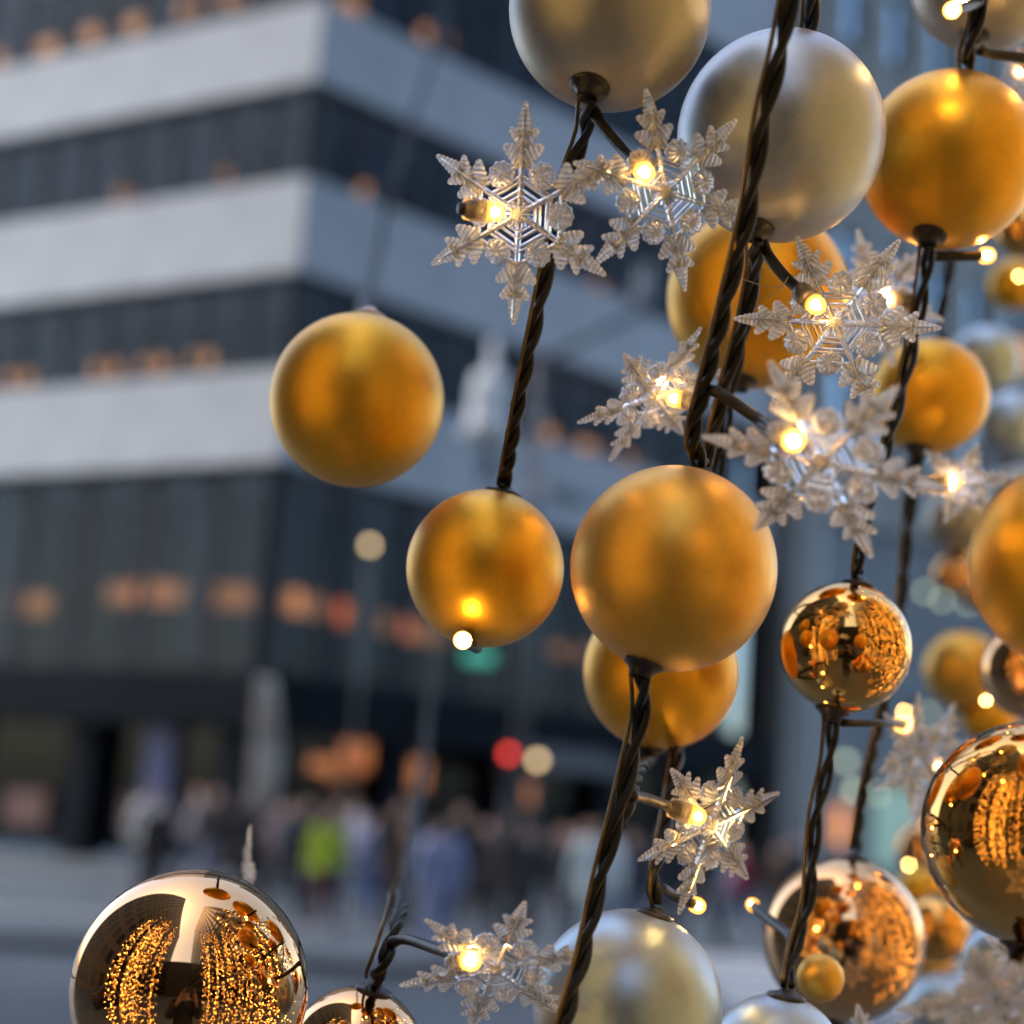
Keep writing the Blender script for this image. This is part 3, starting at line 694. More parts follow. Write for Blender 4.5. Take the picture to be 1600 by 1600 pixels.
def bauble(key, px, py, rpx, d, mk, label, up=(0.17, 0.0, 1.0), caps='tb', group=None, sq=1.0):
    sq *= random.uniform(.985, 1.012); r = rpx / FPX * d; c = at(px, py, d); z = Vector(up).normalized()
    mx = frame_z(c, z, Vector((0, -1, 0)))
    e = empty('bauble', label, 'bauble', mx, group or {'copper': 'mirror gold baubles', 'amber': 'mirror gold baubles', 'gold': 'satin gold baubles', 'gold_pale': 'satin gold baubles'}.get(mk, 'satin silver baubles'))
    if mk not in BALLM: BALLM[mk] = BALL.mesh('shell', M[mk])
    link('shell', BALLM[mk], e, Matrix.Diagonal((r, r, r * sq, 1)) @ Matrix.Rotation(random.uniform(0, 6), 4, 'Z'))
    if 't' in caps: link('cap', TOPCAP, e, T((0, 0, r * sq - .0005)))
    if 'c' in caps: link('cap', CLEARCAP, e, T((0, 0, r * sq - .0005)))
    if 'b' in caps: link('cap', CAP, e, T((0, 0, -(r * sq - .0004))) @ Matrix.Rotation(math.pi, 4, 'X') @ Matrix.Diagonal((.92, .92, .8, 1)))
    BALLS[key] = (c, r * sq, z, d); return e
bauble('B1', 558, 625, 136, .76, 'gold', 'satin gold bauble hanging apart on the left of the cluster', (.05, 0, 1), 'c')
bauble('B2', 758, 888, 123, .71, 'gold', 'satin gold bauble with a glowing bulb at its lower left rim', (.17, -.05, 1), 't')
bauble('B3', 1052, 888, 161, .63, 'gold_pale', 'large satin gold bauble in the middle, overlapping another gold one below', (.26, .10, 1), 'tb')
bauble('B4', 1032, 1050, 121, .78, 'gold', 'satin gold bauble half hidden below the large middle one', (.1, 0, 1), 'b')
bauble('B5', 953, 15, 158, .66, 'champagne', 'champagne silver bauble cut off by the top edge, with black cap below', (.17, .25, 1), 'tb')
bauble('B6', 1220, 213, 161, .69, 'silver', 'satin silver bauble crossed by the twisted cable', (.22, .12, 1), 'tb', sq=1.03)
bauble('B7', 1482, 250, 138, .76, 'gold', 'satin gold bauble right of the silver one, black cap below', (.24, .16, 1), 'tb')
bauble('B8', 1184, 465, 142, .82, 'gold', 'satin gold bauble behind the cables under the silver bauble', (.16, .12, 1), 'b')
bauble('B9', 1452, 619, 92, .93, 'gold', 'small satin gold bauble with two glowing spots below', (.2, .1, 1), 'tb')
bauble('B10', 1680, 885, 163, .56, 'gold', 'blurred satin gold bauble cut off by the right edge', (.1, 0, 1), 't')
bauble('B11', 1321, 1011, 102, .74, 'amber', 'small mirror gold bauble on its own cable below a snowflake', (.16, -.02, 1), 'tb')
bauble('B12', 297, 1545, 184, .64, 'copper', 'largest mirror copper bauble at the bottom left', (.1, 0, 1), '')
bauble('B13', 556, 1652, 107, .70, 'copper', 'mirror copper bauble cut off by the bottom edge, beside the largest one', (.2, -.1, 1), 't')
bauble('B14', 1617, 1302, 174, .60, 'amber', 'large mirror gold bauble cut off by the right edge', (.1, 0, 1), 'b')
bauble('B15', 1318, 1467, 125, .86, 'copper', 'mirror copper bauble in front of which a black light arm hangs', (.12, 0, 1), 'tb')
bauble('B16', 980, 1573, 148, .68, 'silver_blue', 'ice silver bauble at the bottom with a yellow glow', (.24, -.06, 1), 't')
bauble('B17', 1213, 1664, 108, .70, 'silver_blue', 'ice silver bauble cut off by the bottom edge, under the copper mirror one', (.1, -.08, 1), 't')
bauble('B18', 1506, 1047, 62, 1.5, 'gold_pale', 'blurred satin gold bauble behind the dark mirror one', (.1, 0, 1), 'tb')
bauble('B19', 1612, 1048, 78, .98, 'copper', 'dark mirror bauble at the right edge, overlapping a blurred gold one', (.1, 0, 1), 't')
bauble('B20', 1500, 812, 54, 1.6, 'champagne', 'blurred champagne bauble below the small end snowflake', (.1, 0, 1), 'tb')
bauble('B21', 1492, 897, 34, 1.6, 'copper', 'tiny blurred copper bauble under the champagne one', (.1, 0, 1), 't')
bauble('B22', 1540, 565, 56, 1.7, 'silver_blue', 'blurred ice silver bauble right of the small gold one', (.1, 0, 1), 'tb')
bauble('B23', 1578, 668, 58, 1.8, 'silver_blue', 'lower of the two blurred ice silver baubles at the right edge', (.1, 0, 1), 'tb')
bauble('B24', 1598, 360, 42, 1.2, 'amber', 'small mirror gold bauble peeking out behind the right gold one', (.1, 0, 1), 't')
bauble('B25', 1540, -35, 116, .84, 'champagne', 'champagne bauble cut off by the top right corner', (.2, .2, 1), 'b')
bauble('B26', 1462, 1452, 52, 1.15, 'amber', 'small mirror gold bauble wedged between the two big mirror ones', (.1, 0, 1), 't')
bauble('B27', 1478, 1580, 58, 1.5, 'silver_blue', 'blurred ice silver bauble at the bottom right', (.1, 0, 1), 't')
bauble('B28', 1562, 1500, 56, .95, 'silver_blue', 'slate silver bauble under the large right mirror bauble', (.1, 0, 1), 't')
bauble('B29', 1545, 1120, 44, 1.5, 'gold', 'blurred gold bauble just above the large right mirror bauble', (.1, 0, 1), 't')
bauble('B30', 1282, 1528, 37, .74, 'gold_pale', 'tiny added gold ball standing in for a reflection in the copper mirror bauble', (.1, 0, 1), '')  # added ball imitating a gold reflection in the mirror bauble
bauble('B31', 1450, 1330, 50, 1.7, 'copper', 'blurred copper bauble above the wedged small mirror one', (.1, 0, 1), 't')
bauble('B32', 1585, 445, 40, 1.6, 'gold', 'blurred gold bauble at the right edge below the peeking mirror one', (.1, 0, 1), 't')

bauble('B33', 1440, 1395, 40, 1.55, 'gold', 'blurred gold bauble left of the wedged small mirror one', (.1, 0, 1), 't')
bauble('B34', 1510, 1385, 34, 1.7, 'champagne', 'blurred champagne bauble above the wedged small mirror one', (.1, 0, 1), 't')
bauble('B35', 1455, 1500, 38, 1.6, 'gold_pale', 'blurred pale gold bauble under the wedged small mirror one', (.1, 0, 1), 't')
bauble('B36', 1535, 905, 46, 1.9, 'gold', 'blurred gold bauble beside the tiny copper one', (.1, 0, 1), 't')
bauble('B37', 1578, 560, 38, 2.0, 'gold_pale', 'blurred pale gold bauble between the two ice silver ones at the right', (.1, 0, 1), 't')
bauble('B38', 1588, 770, 40, 1.9, 'champagne', 'blurred champagne bauble above the near gold one at the right edge', (.1, 0, 1), 't')
# ------------------------------------------------------------------ cables
def cable(name, label, pts, group='twisted light cables', twist=.036, wire=True, sr=.0018, off=.0017, wside=1):
    P = [at(*p) for p in pts]; Q = spline(P, .0022); N = len(Q)
    e = empty('light_cable', label, 'cable', T(Q[N // 2]), group)
    inv = T(-Q[N // 2])
    t = (Q[1] - Q[0]).normalized(); u = t.cross(F).normalized(); A = []; B = []; Wp = []; s = random.uniform(0, 6)
    for i in range(N):
        t = (Q[min(i + 1, N - 1)] - Q[max(i - 1, 0)]).normalized(); u = (u - t * u.dot(t)).normalized(); v = t.cross(u)
        if i: s += 2 * math.pi * (Q[i] - Q[i - 1]).length / (twist * (1 + .28 * math.sin(i * .05 + s * .03) + .18 * math.sin(i * .021 + 2)))
        o1 = (u * math.cos(s) + v * math.sin(s)) * off; wob = u * .0009 * math.sin(i * .043 + 1) + v * .0009 * math.cos(i * .061)
        A.append(Q[i] + o1 + wob); B.append(Q[i] - o1 + wob)
        Wp.append(Q[i] + u * (-.0050 * wside + .0020 * math.sin(i * .017 + 1)) + v * .0012 * math.sin(i * .02))
    for L in (A, B):
        g = MB(); g.tube([inv @ p for p in L], sr, 8); link('cable_strand', g.mesh('cable_strand', M['cable']), e)
    if wire:
        g = MB(); g.tube([inv @ p for p in Wp[::3] + [Wp[-1]]], .0009, 6); link('guy_wire', g.mesh('guy_wire', M['wire']), e)
    return e
def btop(k, ext=.007): c, r, z, d = BALLS[k]; return c + z * (r + ext)
def pix(p):
    v = p - CAM; z = v.dot(F); return (800 + FPX * v.dot(RT) / z, 800 - FPX * v.dot(UP) / z, z)
def T3(k, ext=.004): return pix(btop(k, ext))
def B3_(k, ext=.004): c, r, z, d = BALLS[k]; return pix(c - z * (r + ext))
cable('c', 'thick twisted cable running down in front of the silver bauble to the large gold one',
      [(1240, -40, .58), (1216, 80, .585), (1190, 190, .59), (1168, 330, .60), (1138, 460, .61), (1106, 590, .62), (1086, 680, .63), T3('B3')])
cable('c', 'twisted cable from the large middle gold bauble down to the bottom edge',
      [B3_('B3'), (1000, 1110, .63), (985, 1180, .63), (966, 1260, .625), (938, 1370, .62), (912, 1490, .61), (885, 1590, .60), (868, 1660, .60)])
cable('c', 'short twisted cable entering the top of the silver bauble', [(1272, -40, .68), (1266, 10, .685), T3('B6')])
cable('c', 'twisted cable leaving the silver bauble and passing behind the large gold one',
      [B3_('B6'), (1176, 420, .70), (1160, 500, .705), (1138, 580, .71), (1118, 660, .715), (1100, 740, .72), (1085, 900, .76), (1070, 1060, .80)])
cable('c', 'thin pair of cables in front of the rear gold bauble, right of the thick one',
      [(1180, 400, .77), (1160, 520, .76), (1142, 600, .76), (1130, 680, .76), (1118, 760, .77), (1100, 900, .82), (1074, 1120, .82), (1062, 1170, .80)], sr=.0014)
cable('c', 'twisted cable dropping from below the half hidden gold bauble to the ice silver one',
      [(1066, 1120, .80), (1054, 1190, .76), (1040, 1280, .72), (1024, 1370, .69), T3('B16')])
cable('c', 'thin cable leaving the half hidden gold bauble to join the thick cable',
      [B3_('B4'), (1000, 1200, .70), (986, 1245, .645), (972, 1290, .635)], wire=False)
cable('c', 'twisted cable between the champagne bauble and the gold bauble with the glowing bulb',
      [B3_('B5'), (910, 210, .67), (888, 270, .675), (872, 340, .68), (856, 410, .685), (836, 510, .69), (818, 600, .695), (802, 690, .70), T3('B2')], wside=1)
cable('c', 'cable entering the top of the right satin gold bauble', [(1534, -40, .73), (1524, 30, .735), (1510, 80, .74), T3('B7')])
cable('c', 'thin twisted cable from the right gold bauble down to the small mirror gold bauble',
      [B3_('B7'), (1440, 450, .76), (1424, 540, .76), (1405, 620, .755), (1388, 690, .75), (1362, 780, .745), (1345, 860, .74), T3('B11')], sr=.0015)
cable('c', 'thin twisted cable from the small mirror gold bauble to the bottom ice silver one',
      [B3_('B11'), (1292, 1190, .74), (1274, 1270, .735), (1268, 1340, .73), (1262, 1410, .725), (1240, 1490, .715), T3('B17')], sr=.0015)
cable('c', 'rear cable from behind the right gold bauble down to the small satin gold one',
      [(1486, 380, .95), (1478, 440, .95), (1466, 500, .95), T3('B9')], sr=.0015, wire=False)
cable('c', 'rear cable from the small satin gold bauble down to the copper mirror bauble',
      [B3_('B9'), (1420, 800, .93), (1412, 900, .92), (1400, 1020, .90), (1376, 1130, .89), (1352, 1240, .88), T3('B15')], sr=.0016)
cable('c', 'blurred cable entering the copper bauble at the bottom from above',
      [(690, 960, 3.0), (668, 1150, 2.4), (642, 1330, 1.2), (628, 1410, .76), (606, 1480, .69), (586, 1530, .695), T3('B13')], wire=True)
cable('c', 'slack cable running up and away from the gold bauble on the left',
      [T3('B1', -.004), (571, 476, 1.3), (590, 400, 2.4), (626, 250, 2.8), (690, 40, 4.0), (700, -60, 4.4)], wire=False, sr=.003, off=.003)
cable('c', 'heavy dark cable leaving the large right mirror bauble at the bottom right corner',
      [B3_('B14'), (1590, 1500, .585), (1572, 1560, .575), (1558, 1640, .57)], sr=.0022, off=.002)
cable('c', 'cable under the copper mirror bauble at the bottom', [B3_('B15'), (1302, 1620, .86)], wire=False)

# ------------------------------------------------------------------ snowflakes
def leaflet(g, b0, tip, w0, th, ridges, z0=0., seg=4):
    """flat pointed leaflet with cross ridges, from b0 to tip (2D), half width w0"""
    b0 = Vector((b0[0], b0[1])); tip = Vector((tip[0], tip[1])); a = tip - b0; L = a.length; a.normalize(); n_ = Vector((-a.y, a.x))
    NS_ = ridges * seg; top = []; cols = (-1, -.55, 0, .55, 1); o = len(g.v); nc = len(cols)
    for i in range(NS_ + 1):
        s = i / NS_; ph = .5 - .5 * math.cos(2 * math.pi * s * ridges)
        wd = w0 * ((1 - s) ** .80 * .84 + .16) * (.88 + .16 * ph) * (1 if s < .97 else .6); tz = th * (.22 + .78 * ph) * (1 - .25 * s)
        for c in cols:
            zz = tz * (1 - c * c * .85); p = b0 + a * (L * s) + n_ * (wd * c); g.v.append(Vector((p.x, p.y, z0 + zz)))
    M_ = len(g.v) - o
    for i in range(NS_ + 1):
        for c_i, c in enumerate(cols):
            v = g.v[o + i * nc + c_i]; g.v.append(Vector((v.x, v.y, 2 * z0 - v.z * .8)))
    def F_(*q): g.f.append(tuple(o + k for k in q)); g.mi.append(0)
    for i in range(NS_):
        for c in range(nc - 1):
            k = i * nc + c; F_(k, k + nc, k + nc + 1, k + 1); F_(M_ + k, M_ + k + 1, M_ + k + nc + 1, M_ + k + nc)
        k = i * nc; F_(k, M_ + k, M_ + k + nc, k + nc); k = i * nc + nc - 1; F_(k, k + nc, M_ + k + nc, M_ + k)
    for c in range(nc - 1):
        F_(c, c + 1, M_ + c + 1, M_ + c); k = NS_ * nc + c; F_(k + 1, k, M_ + k, M_ + k + 1)
def bar(g, a, b_, w_, h, z0=0., taper=1.):
    """five sided clear rib"""
    a = Vector((a[0], a[1])); b_ = Vector((b_[0], b_[1])); t = (b_ - a).normalized(); n_ = Vector((-t.y, t.x)); vs = []
    for p, k in ((a, 1.), (b_, taper)):
        for u, z in ((-1, -.5), (-1, .4), (-.35, 1.), (.35, 1.), (1, .4), (1, -.5)):
            q = p + n_ * (w_ * u * k); vs.append((q.x, q.y, z0 + h * z))
    g.add(vs, [(i, (i + 1) % 6, 6 + (i + 1) % 6, 6 + i) for i in range(6)] + [(5, 4, 3, 2, 1, 0), (6, 7, 8, 9, 10, 11)])
RF = .042    # arm length of a snowflake (m)
g = MB()
leaflet(g, (.70 * RF, 0), (1.0 * RF, 0), .092 * RF, .0014, 7)
for q in (1, -1):
    leaflet(g, (.655 * RF, .0), (.765 * RF, .150 * RF * q), .090 * RF, .0014, 4)
    leaflet(g, (.500 * RF, .0), (.610 * RF, .200 * RF * q), .124 * RF, .0014, 5)
    leaflet(g, (.470 * RF, .03 * RF * q), (.420 * RF, .075 * RF * q), .05 * RF, .0009, 2)
bar(g, (.60 * RF, 0), (.74 * RF, 0), .055 * RF, .0008)
bar(g, (.45 * RF, 0), (.58 * RF, 0), .075 * RF, .0008)
ARM = g.mesh('arm', M['acrylic'])
g = MB(); bar(g, (.04 * RF, 0), (.93 * RF, 0), .028 * RF, .0017, .0003, .45); RIB = g.mesh('rib', M['acrylic'], False)
# rosette: scalloped disc with petals and a dimple
g = MB(); nr, na = 6, 48; rr_ = .128 * RF
for sgn in (1, -1):
    o = len(g.v)
    for i in range(nr + 1):
        for k in range(na):
            a = 2 * math.pi * k / na; s = i / nr; pet = .5 + .5 * math.cos(a * 10)
            r = rr_ * s * (1 + .07 * (pet - .5) * s * 2); zz = (.0005 + .0030 * math.sin(min(1, s * 1.25) * math.pi) * (.25 + .75 * pet) + .0004 * (1 - s)) * sgn
            if i == nr: zz = .0003 * sgn
            g.v.append(Vector((r * math.cos(a), r * math.sin(a), zz)))
    for i in range(nr):
        for k in range(na):
            q = (o + i * na + k, o + i * na + (k + 1) % na, o + (i + 1) * na + (k + 1) % na, o + (i + 1) * na + k)
            g.f.append(q if sgn < 0 else q[::-1]); g.mi.append(0)
h_ = (nr + 1) * na
for k in range(na):
    a = nr * na + k; b_ = nr * na + (k + 1) % na; g.f.append((a, b_, h_ + b_, h_ + a)); g.mi.append(0)
ROS = g.mesh('rosette', M['acrylic'])
# hub lattice: star, two hexagonal frames, struts to the rosettes
g = MB()
for i in range(6):
    a = math.radians(60 * i); b_ = math.radians(60 * i + 60); c = math.radians(60 * i + 30)
    P_ = lambda r, t: (r * RF * math.cos(t), r * RF * math.sin(t))
    for r in (.17, .225, .30, .345):
        bar(g, P_(r, a), P_(r, b_), .012 * RF, .0011, -.0002)
    for q in (-.07, .07):
        bar(g, P_(.34, c + q), P_(.30, c + q * .8), .012 * RF, .0010)
    bar(g, P_(.40, c + .25), P_(.47, a + .06 + math.radians(30) * .9 if False else a + .12), .012 * RF, .0010) if False else None
    bar(g, P_(.40, c), P_(.45, a + .02), .014 * RF, .0009); bar(g, P_(.40, c), P_(.45, b_ - .02), .014 * RF, .0009)
    bar(g, (0, 0), P_(.13, c), .020 * RF, .0018, .0003, .5)
g.lathe([(.01 * RF, -.0018), (.055 * RF, -.0015), (.075 * RF, 0), (.06 * RF, .0015), (.02 * RF, .0024)], 12)
HUB = g.mesh('hub', M['acrylic'], False)
# LED parts along +Z
g = MB(); g.lathe([(.0024, 0), (.0040, .0006), (.0043, .003), (.0043, .0095), (.0040, .0112), (.0020, .0115)], 24); SOCK = g.mesh('socket', M['socket'])
g = MB(); g.lathe([(.0022, -.002), (.0026, .0), (.0026, .004), (.0020, .0065), (.0008, .0070)], 16); CORE = g.mesh('socket_core', M['black'])
g = MB(); g.lathe([(.0036, .0), (.0038, .0012), (.0038, .0035), (.0034, .0056), (.0024, .0071), (.0010, .0078), (.0003, .0079)], 24); DOME = g.mesh('bulb', M['dome'])
g = MB(); g.lathe([(.0005, .0008), (.0015, .0014), (.0018, .0030), (.0016, .0046), (.0010, .0056), (.0003, .0059)], 14); LEDC = g.mesh('led_core', M['led'])
def solve(a0, a2, sg):
    """plane of a hexagonal star from two of its arms (picture vectors, y down) 120 degrees apart"""
    x0, y0 = a0[0], -a0[1]; x2, y2 = a2[0], -a2[1]; A = x0 * x0 + y0 * y0; B = x2 * x2 + y2 * y2; dt = x0 * x2 + y0 * y2
    # (dt+R/2)^2 = (R-A)(R-B), R = radius^2
    qa, qb, qc = .75, -(A + B + dt), A * B - dt * dt
    R = (-qb + math.sqrt(max(0, qb * qb - 4 * qa * qc))) / (2 * qa)
    z0 = math.sqrt(max(0, R - A)); z2 = math.sqrt(max(0, R - B))
    if dt + R / 2 > 0: z2 = -z2
    if abs(dt + z0 * z2 + R / 2) > abs(dt - z0 * z2 + R / 2): z2 = -z2
    return math.sqrt(R), Vector((x0, y0, z0 * sg)), Vector((x2, y2, z2 * sg))
def bulb(parent, p, dr, long=True, sock=True, sc=1.0):
    """led lamp with dome at p pointing along dr, in world space; parts under PARENT"""
    W = parent.matrix_world.inverted() @ frame_z(p, dr) @ Matrix.Scale(sc, 4)
    dm = link('bulb', DOME, parent, W @ T((0, 0, -.0035)) @ Matrix.Diagonal((1, 1, .82, 1))); link('led_core', LEDC, dm)
    if sock:
        sk_ = link('socket', SOCK, parent, W @ T((0, 0, -.0135))); link('socket_core', CORE, sk_)
def armtube(parent, pts, r=.0024):
    inv = parent.matrix_world.inverted(); g = MB(); Q = spline(pts, .003)
    # slight collar at the end
    rr = [r * (1.15 if i < 2 else 1) for i in range(len(Q))]
    g.tube([inv @ p for p in Q], rr, 10); link('light_arm', g.mesh('light_arm', M['black']), parent)
def flake(cx, cy, a0, a2, sg, label, led=None, arm=None, depth=None, fwd=.005, sock=True, group='clear snowflake lights'):
    R, v0, v2 = solve(a0, a2, sg); d = depth or FPX * RF / R; sc = R * d / FPX / RF
    W = lambda v: (RT * v.x + UP * v.y - F * v.z)
    x = W(v0).normalized(); q = W(v2); y = (q - x * q.dot(x)).normalized(); z = x.cross(y)
    if z.dot(F) > 0: y = -y; z = -z
    c = at(cx, cy, d)
    mx = Matrix(((x.x, y.x, z.x, c.x), (x.y, y.y, z.y, c.y), (x.z, y.z, z.z, c.z), (0, 0, 0, 1))) @ Matrix.Scale(sc, 4)
    e = empty('snowflake_light', label, 'snowflake light', mx, group)
    bpy.context.view_layer.update()
    link('hub', HUB, e)
    for i in range(6):
        m_ = Matrix.Rotation(math.radians(60 * i), 4, 'Z'); ao = link('arm', ARM, e, m_); link('rib', RIB, ao)
        link('rosette', ROS, e, Matrix.Rotation(math.radians(60 * i + 30), 4, 'Z') @ T((.395 * RF, 0, 0)))
    if led:
        p = at(led[0], led[1], d - fwd)
        A_ = [at(*t_) for t_ in arm] if arm else [p + (p - c)]
        dr = (p - A_[-1]).normalized()
        bulb(e, p + dr * .0035, dr, sock=sock)
        if arm: armtube(e, A_ + [p - dr * .0095])
    return e
flake(812, 335, (10, -170), (-142, 68), 1, 'clear snowflake left of the champagne bauble, leftmost and topmost on its own', (762, 330), None, fwd=.006)
flake(1040, 300, (-35, -150), (147, 35), 1, 'clear snowflake overlapping the silver bauble\'s left side', (1004, 266), [(926, 172, .655), (945, 200, .65), (975, 235, .640)], depth=.628)
flake(1305, 505, (-50, -145), (150, 15), -1, 'clear snowflake between silver bauble and small gold bauble', (1270, 472), [(1190, 380, .69), (1204, 405, .68), (1228, 434, .675)])
flake(1022, 618, (66, -100), (-122, 45), 1, 'tilted clear snowflake left of the thick cable', (1064, 624), None, depth=.72, fwd=.004)
flake(1285, 722, (-95, -152), (182, 43), 1, 'large clear snowflake above the small mirror gold bauble', (1238, 688), [(1098, 612, .63), (1120, 612, .62), (1192, 660, .61)])
flake(1502, 755, (12, -62), (62, 52), 1, 'small warmly glowing snowflake at the right, end-on to the large one', (1480, 755), None, depth=.86)
flake(1110, 1290, (50, -140), (70, 102), 1, 'clear snowflake above the ice silver bauble', (1080, 1272), [(985, 1244, .638), (1005, 1246, .655), (1044, 1260, .680)], depth=.70, fwd=.018)
flake(775, 1513, (45, -125), (-153, 32), 1, 'clear snowflake at the bottom centre beside the copper baubles', (732, 1500), [(612, 1472, .69), (636, 1468, .68), (684, 1484, .65)], depth=.625)
flake(387, 1400, (5, -112), (17, 60), 1, 'snowflake seen edge-on behind the largest copper bauble', None, None, depth=.80)
flake(1458, 1196, (-80, 45), (42, -95), -1, 'blurred snowflake behind the left rim of the large right mirror bauble', (1466, 1205), None, depth=.90)
flake(1428, 1172, (-55, -62), (-12, 88), 1, 'blurred snowflake below the small mirror gold bauble on the right', (1410, 1131), [(1310, 1128, .74), (1330, 1130, .74), (1392, 1130, .76)], depth=.84)
flake(1592, 118, (-25, -50), (30, 60), 1, 'snowflake cut off by the right edge above the right gold bauble', (1597, 104), None, depth=.95)
flake(1560, 1560, (-75, -110), (170, -10), 1, 'blurred near snowflake in the bottom right corner', None, None, depth=.53)
flake(1352, 1650, (-20, -92), (95, 25), 1, 'snowflake whose tips rise from the bottom edge by the copper mirror bauble', None, None, depth=.78)
flake(1368, 466, (-34, -105), (95, 40), 1, 'pale snowflake half hidden behind the one right of the silver bauble', (1398, 468), None, depth=.84)
flake(1620, 1515, (-90, -60), (100, -50), 1, 'snowflake behind the heavy cable at the right edge, bottom', None, None, depth=.74)
# bare lamps on arms
def bare(px, py, d, arm, label, sc=1., sock=False):
    p = at(px, py, d); A_ = [at(*t_) for t_ in arm]; e = empty('fairy_lamp', label, 'lamp', T(p), 'bare warm lamps on black arms'); bpy.context.view_layer.update()
    dr = (p - A_[-1]).normalized(); bulb(e, p, dr, sock=sock, sc=sc); armtube(e, A_ + [p - dr * .004 * sc])
bare(722, 1000, .672, [(745, 1012, .73), (736, 1008, .70), (728, 1003, .685)], 'lit lamp shining at the lower left rim of a gold bauble')
bare(1545, 399, .77, [(1448, 398, .765), (1468, 400, .765), (1520, 400, .768)], 'lit lamp on an arm under the right gold bauble')
bare(1092, 1416, .72, [(1020, 1400, .70), (1032, 1388, .70), (1050, 1398, .71)], 'lit lamp between the ice silver bauble and the copper mirror one', .9)
bare(1175, 1413, .80, [(1232, 1500, .735), (1236, 1466, .74), (1206, 1440, .77)], 'lamp at the end of the arm hanging over the copper mirror bauble', .8)
bare(1486, 16, .70, [(1536, 2, .735), (1524, 6, .73), (1500, 14, .71)], 'lit lamp in front of the top right champagne bauble')
bare(1500, 4, .74, [(1530, -20, .74), (1520, -10, .74), (1512, -6, .74)], 'lit lamp just above another one in front of the top right champagne bauble')
bare(1640, 95, .76, [(1528, 76, .745), (1550, 84, .75), (1600, 90, .755)], 'lamp whose black arm crosses the right edge under the champagne bauble')
bare(1592, 432, 1.5, [(1620, 440, 1.5), (1612, 436, 1.5), (1604, 434, 1.5)], 'blurred lit lamp at the right edge below the peeking mirror bauble', .4)
bare(1420, 1352, 1.6, [(1432, 1330, 1.6), (1430, 1338, 1.6), (1424, 1347, 1.6)], 'blurred lit lamp above the right rim of the copper mirror bauble', .4)
bare(1545, 1392, 1.25, [(1560, 1380, 1.25), (1556, 1384, 1.25), (1550, 1388, 1.25)], 'blurred lit lamp tucked behind the large right mirror bauble', .4)
bare(1412, 1112, 1.7, [(1430, 1090, 1.7), (1428, 1098, 1.7), (1420, 1106, 1.7)], 'blurred lit lamp right of the small mirror gold bauble, above its arm lamp', .4)
bare(1540, 1095, 1.3, [(1556, 1080, 1.3), (1552, 1084, 1.3), (1546, 1090, 1.3)], 'blurred lit lamp under the dark mirror bauble', .4)
# fine stray thread by the socket
g = MB(); g.tube([at(*p) for p in ((1152, 440, .69), (1160, 436, .69), (1190, 446, .68), (1215, 449, .675), (1228, 440, .67), (1232, 432, .67), (1222, 450, .67), (1200, 465, .67))], .00018, 5)
tag(link('loose_thread', g.mesh('loose_thread', M['hair'])), 'fine loose thread curling beside the cable under the silver bauble', 'thread')

# blurred street lamps far off at the right
for px, py in ((1445, 925), (1472, 938), (1512, 942), (1450, 1115)):
    p = s_pt(px, py, -.9); q = p - SB; g = MB(); g.sphere((0, 0, 0), .10, 12, 8); o = link('facade_lamp', g.mesh('facade_lamp', M['lamp_pale']), sb, T(q))
    g = MB(); g.tube([(0, 0, 0), -NS * .9], .02); link('bracket', g.mesh('bracket', M['pole']), o)

# ------------------------------------------------------------------ the rest of the installation: curtains of fairy lights round the camera
g = MB(); gb = MB(); gs = MB(); gw = MB()
def octa(g, c, r):
    g.add([c + Vector(v) * r for v in ((1, 0, 0), (-1, 0, 0), (0, 1, 0), (0, -1, 0), (0, 0, 1), (0, 0, -1))],
          [(0, 2, 4), (2, 1, 4), (1, 3, 4), (3, 0, 4), (2, 0, 5), (1, 2, 5), (3, 1, 5), (0, 3, 5)])
rnd = random.Random(11)
for a0_, a1_, n_, d0, d1 in ((-150, -86, 40, 1.2, 2.7), (34, 150, 70, 1.1, 3.0)):   # azimuths from +Y, clockwise
    for i in range(n_):
        az = math.radians(rnd.uniform(a0_, a1_)); dd = rnd.uniform(d0, d1); x, y = dd * math.sin(az), dd * math.cos(az)
        z = rnd.uniform(0, .3); lean = rnd.uniform(-.08, .08)
        gw.tube([(x, y, .05), (x + lean * 4.6, y, 4.7)], .0025, 4, False)
        while z < 4.6:
            z += rnd.uniform(.10, .34); p = Vector((x + lean * z + rnd.uniform(-.04, .04), y + rnd.uniform(-.04, .04), z))
            octa(g, p, rnd.choice((.0045, .006, .0085)) * (dd / 1.5))
            if rnd.random() < .55:
                q = p + Vector((rnd.uniform(-.05, .05), rnd.uniform(-.05, .05), -.06)); (gb if rnd.random() < .8 else gs).sphere(q, rnd.uniform(.025, .045), 12, 8)
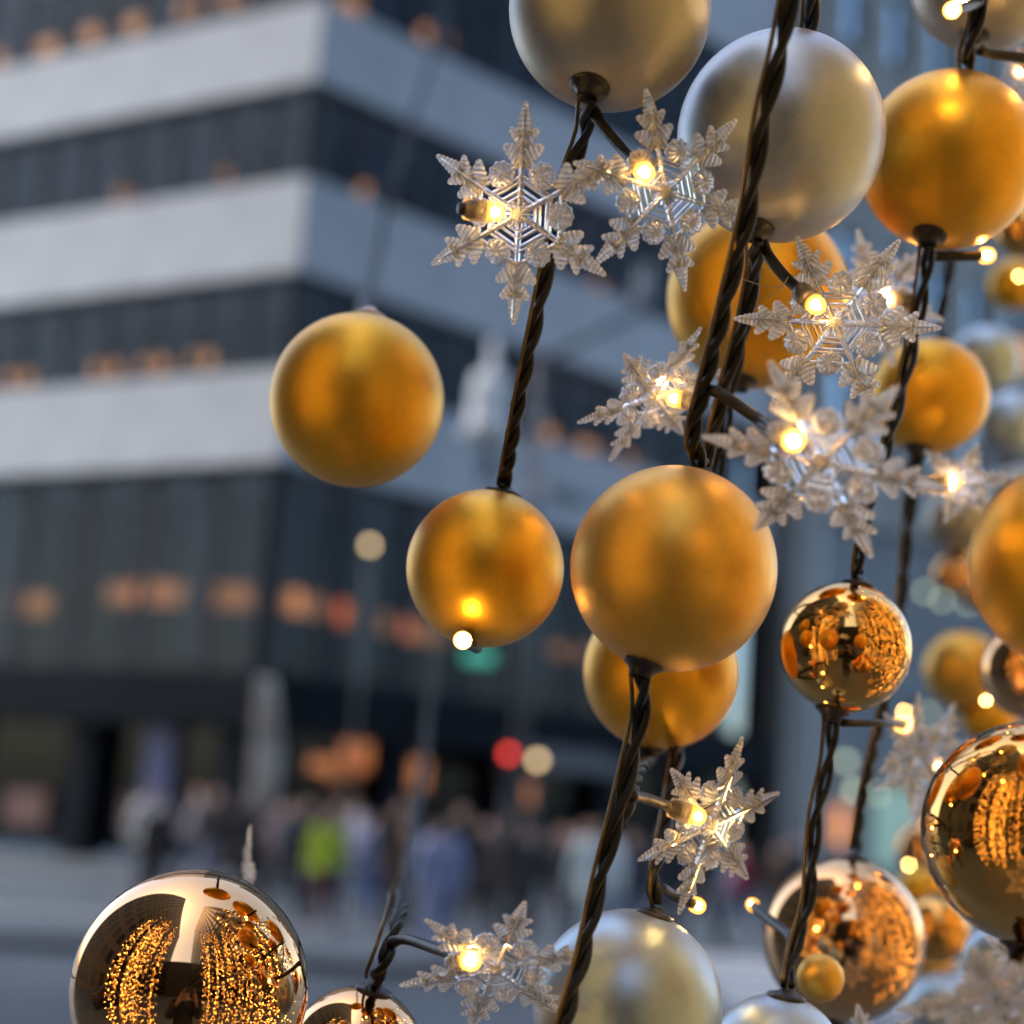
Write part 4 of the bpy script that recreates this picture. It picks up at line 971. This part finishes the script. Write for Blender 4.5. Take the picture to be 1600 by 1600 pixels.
for nm, gg, mm, lab in (('fairy_lights', g, 'fairy', 'curtains of tiny warm fairy lights mirrored in the baubles'), ('gold_bauble_mass', gb, 'gold', 'massed gold baubles mirrored in the mirror baubles'),
                   ('silver_bauble_mass', gs, 'silver', 'massed silver baubles mirrored in the mirror baubles'), ('curtain_cables', gw, 'cable', 'hanging cables of the light curtains mirrored in the baubles')):
    o = link(nm, gg.mesh(nm, M[mm], nm != 'fairy_lights')); o['kind'] = 'stuff'; o['label'] = lab
block('added_block', 'dark brick block added behind the camera to narrow the sky', -15, 8, -75, -55, 34, mat('dark_brick', (.12, .09, .07), .8), 8, 1)  # block added out of view to narrow the mirrored sky
# red tail light seen in the mirror baubles, on a parked car left behind the camera
M['car'] = mat('dark_car_paint', (.02, .02, .025), .25, coat=.6)
cp = Vector((-6.5, -1.0, 0)); e = empty('parked_car', 'dark parked car with a lit red tail light, mirrored in the copper baubles', 'car', T(cp) @ Matrix.Rotation(math.radians(80), 4, 'Z'))
g = MB(); prof = [(-2.1, .35), (-2.15, .75), (-1.9, .95), (-1.1, 1.0), (-.6, 1.42), (.8, 1.45), (1.5, 1.0), (2.1, .95), (2.2, .6), (2.15, .35)]
n_ = len(prof); vs = [(x, -.85, z) for x, z in prof] + [(x, .85, z) for x, z in prof]
g.add(vs, [(i, (i + 1) % n_, n_ + (i + 1) % n_, n_ + i) for i in range(n_)] + [tuple(range(n_ - 1, -1, -1)), tuple(range(n_, 2 * n_))])
o = link('body', g.mesh('body', M['car'], False), e); bv = o.modifiers.new('b', 'BEVEL'); bv.width = .07; bv.segments = 3
for x in (-1.35, 1.35):
    for y in (-.82, .82):
        g = MB(); g.lathe([(.2, -.1), (.33, -.1), (.35, -.06), (.35, .06), (.33, .1), (.2, .1)], 24, T((x, y, .35)) @ Matrix.Rotation(math.pi / 2, 4, 'X')); link('wheel', g.mesh('wheel', M['black']), e)
for y in (-.66, .66):
    g = MB(); g.box((-2.13, y, .82), (.08, .26, .13)); link('tail_light', g.mesh('tail_light', M['lamp_red_dim'], False), e)
bpy.context.view_layer.update()
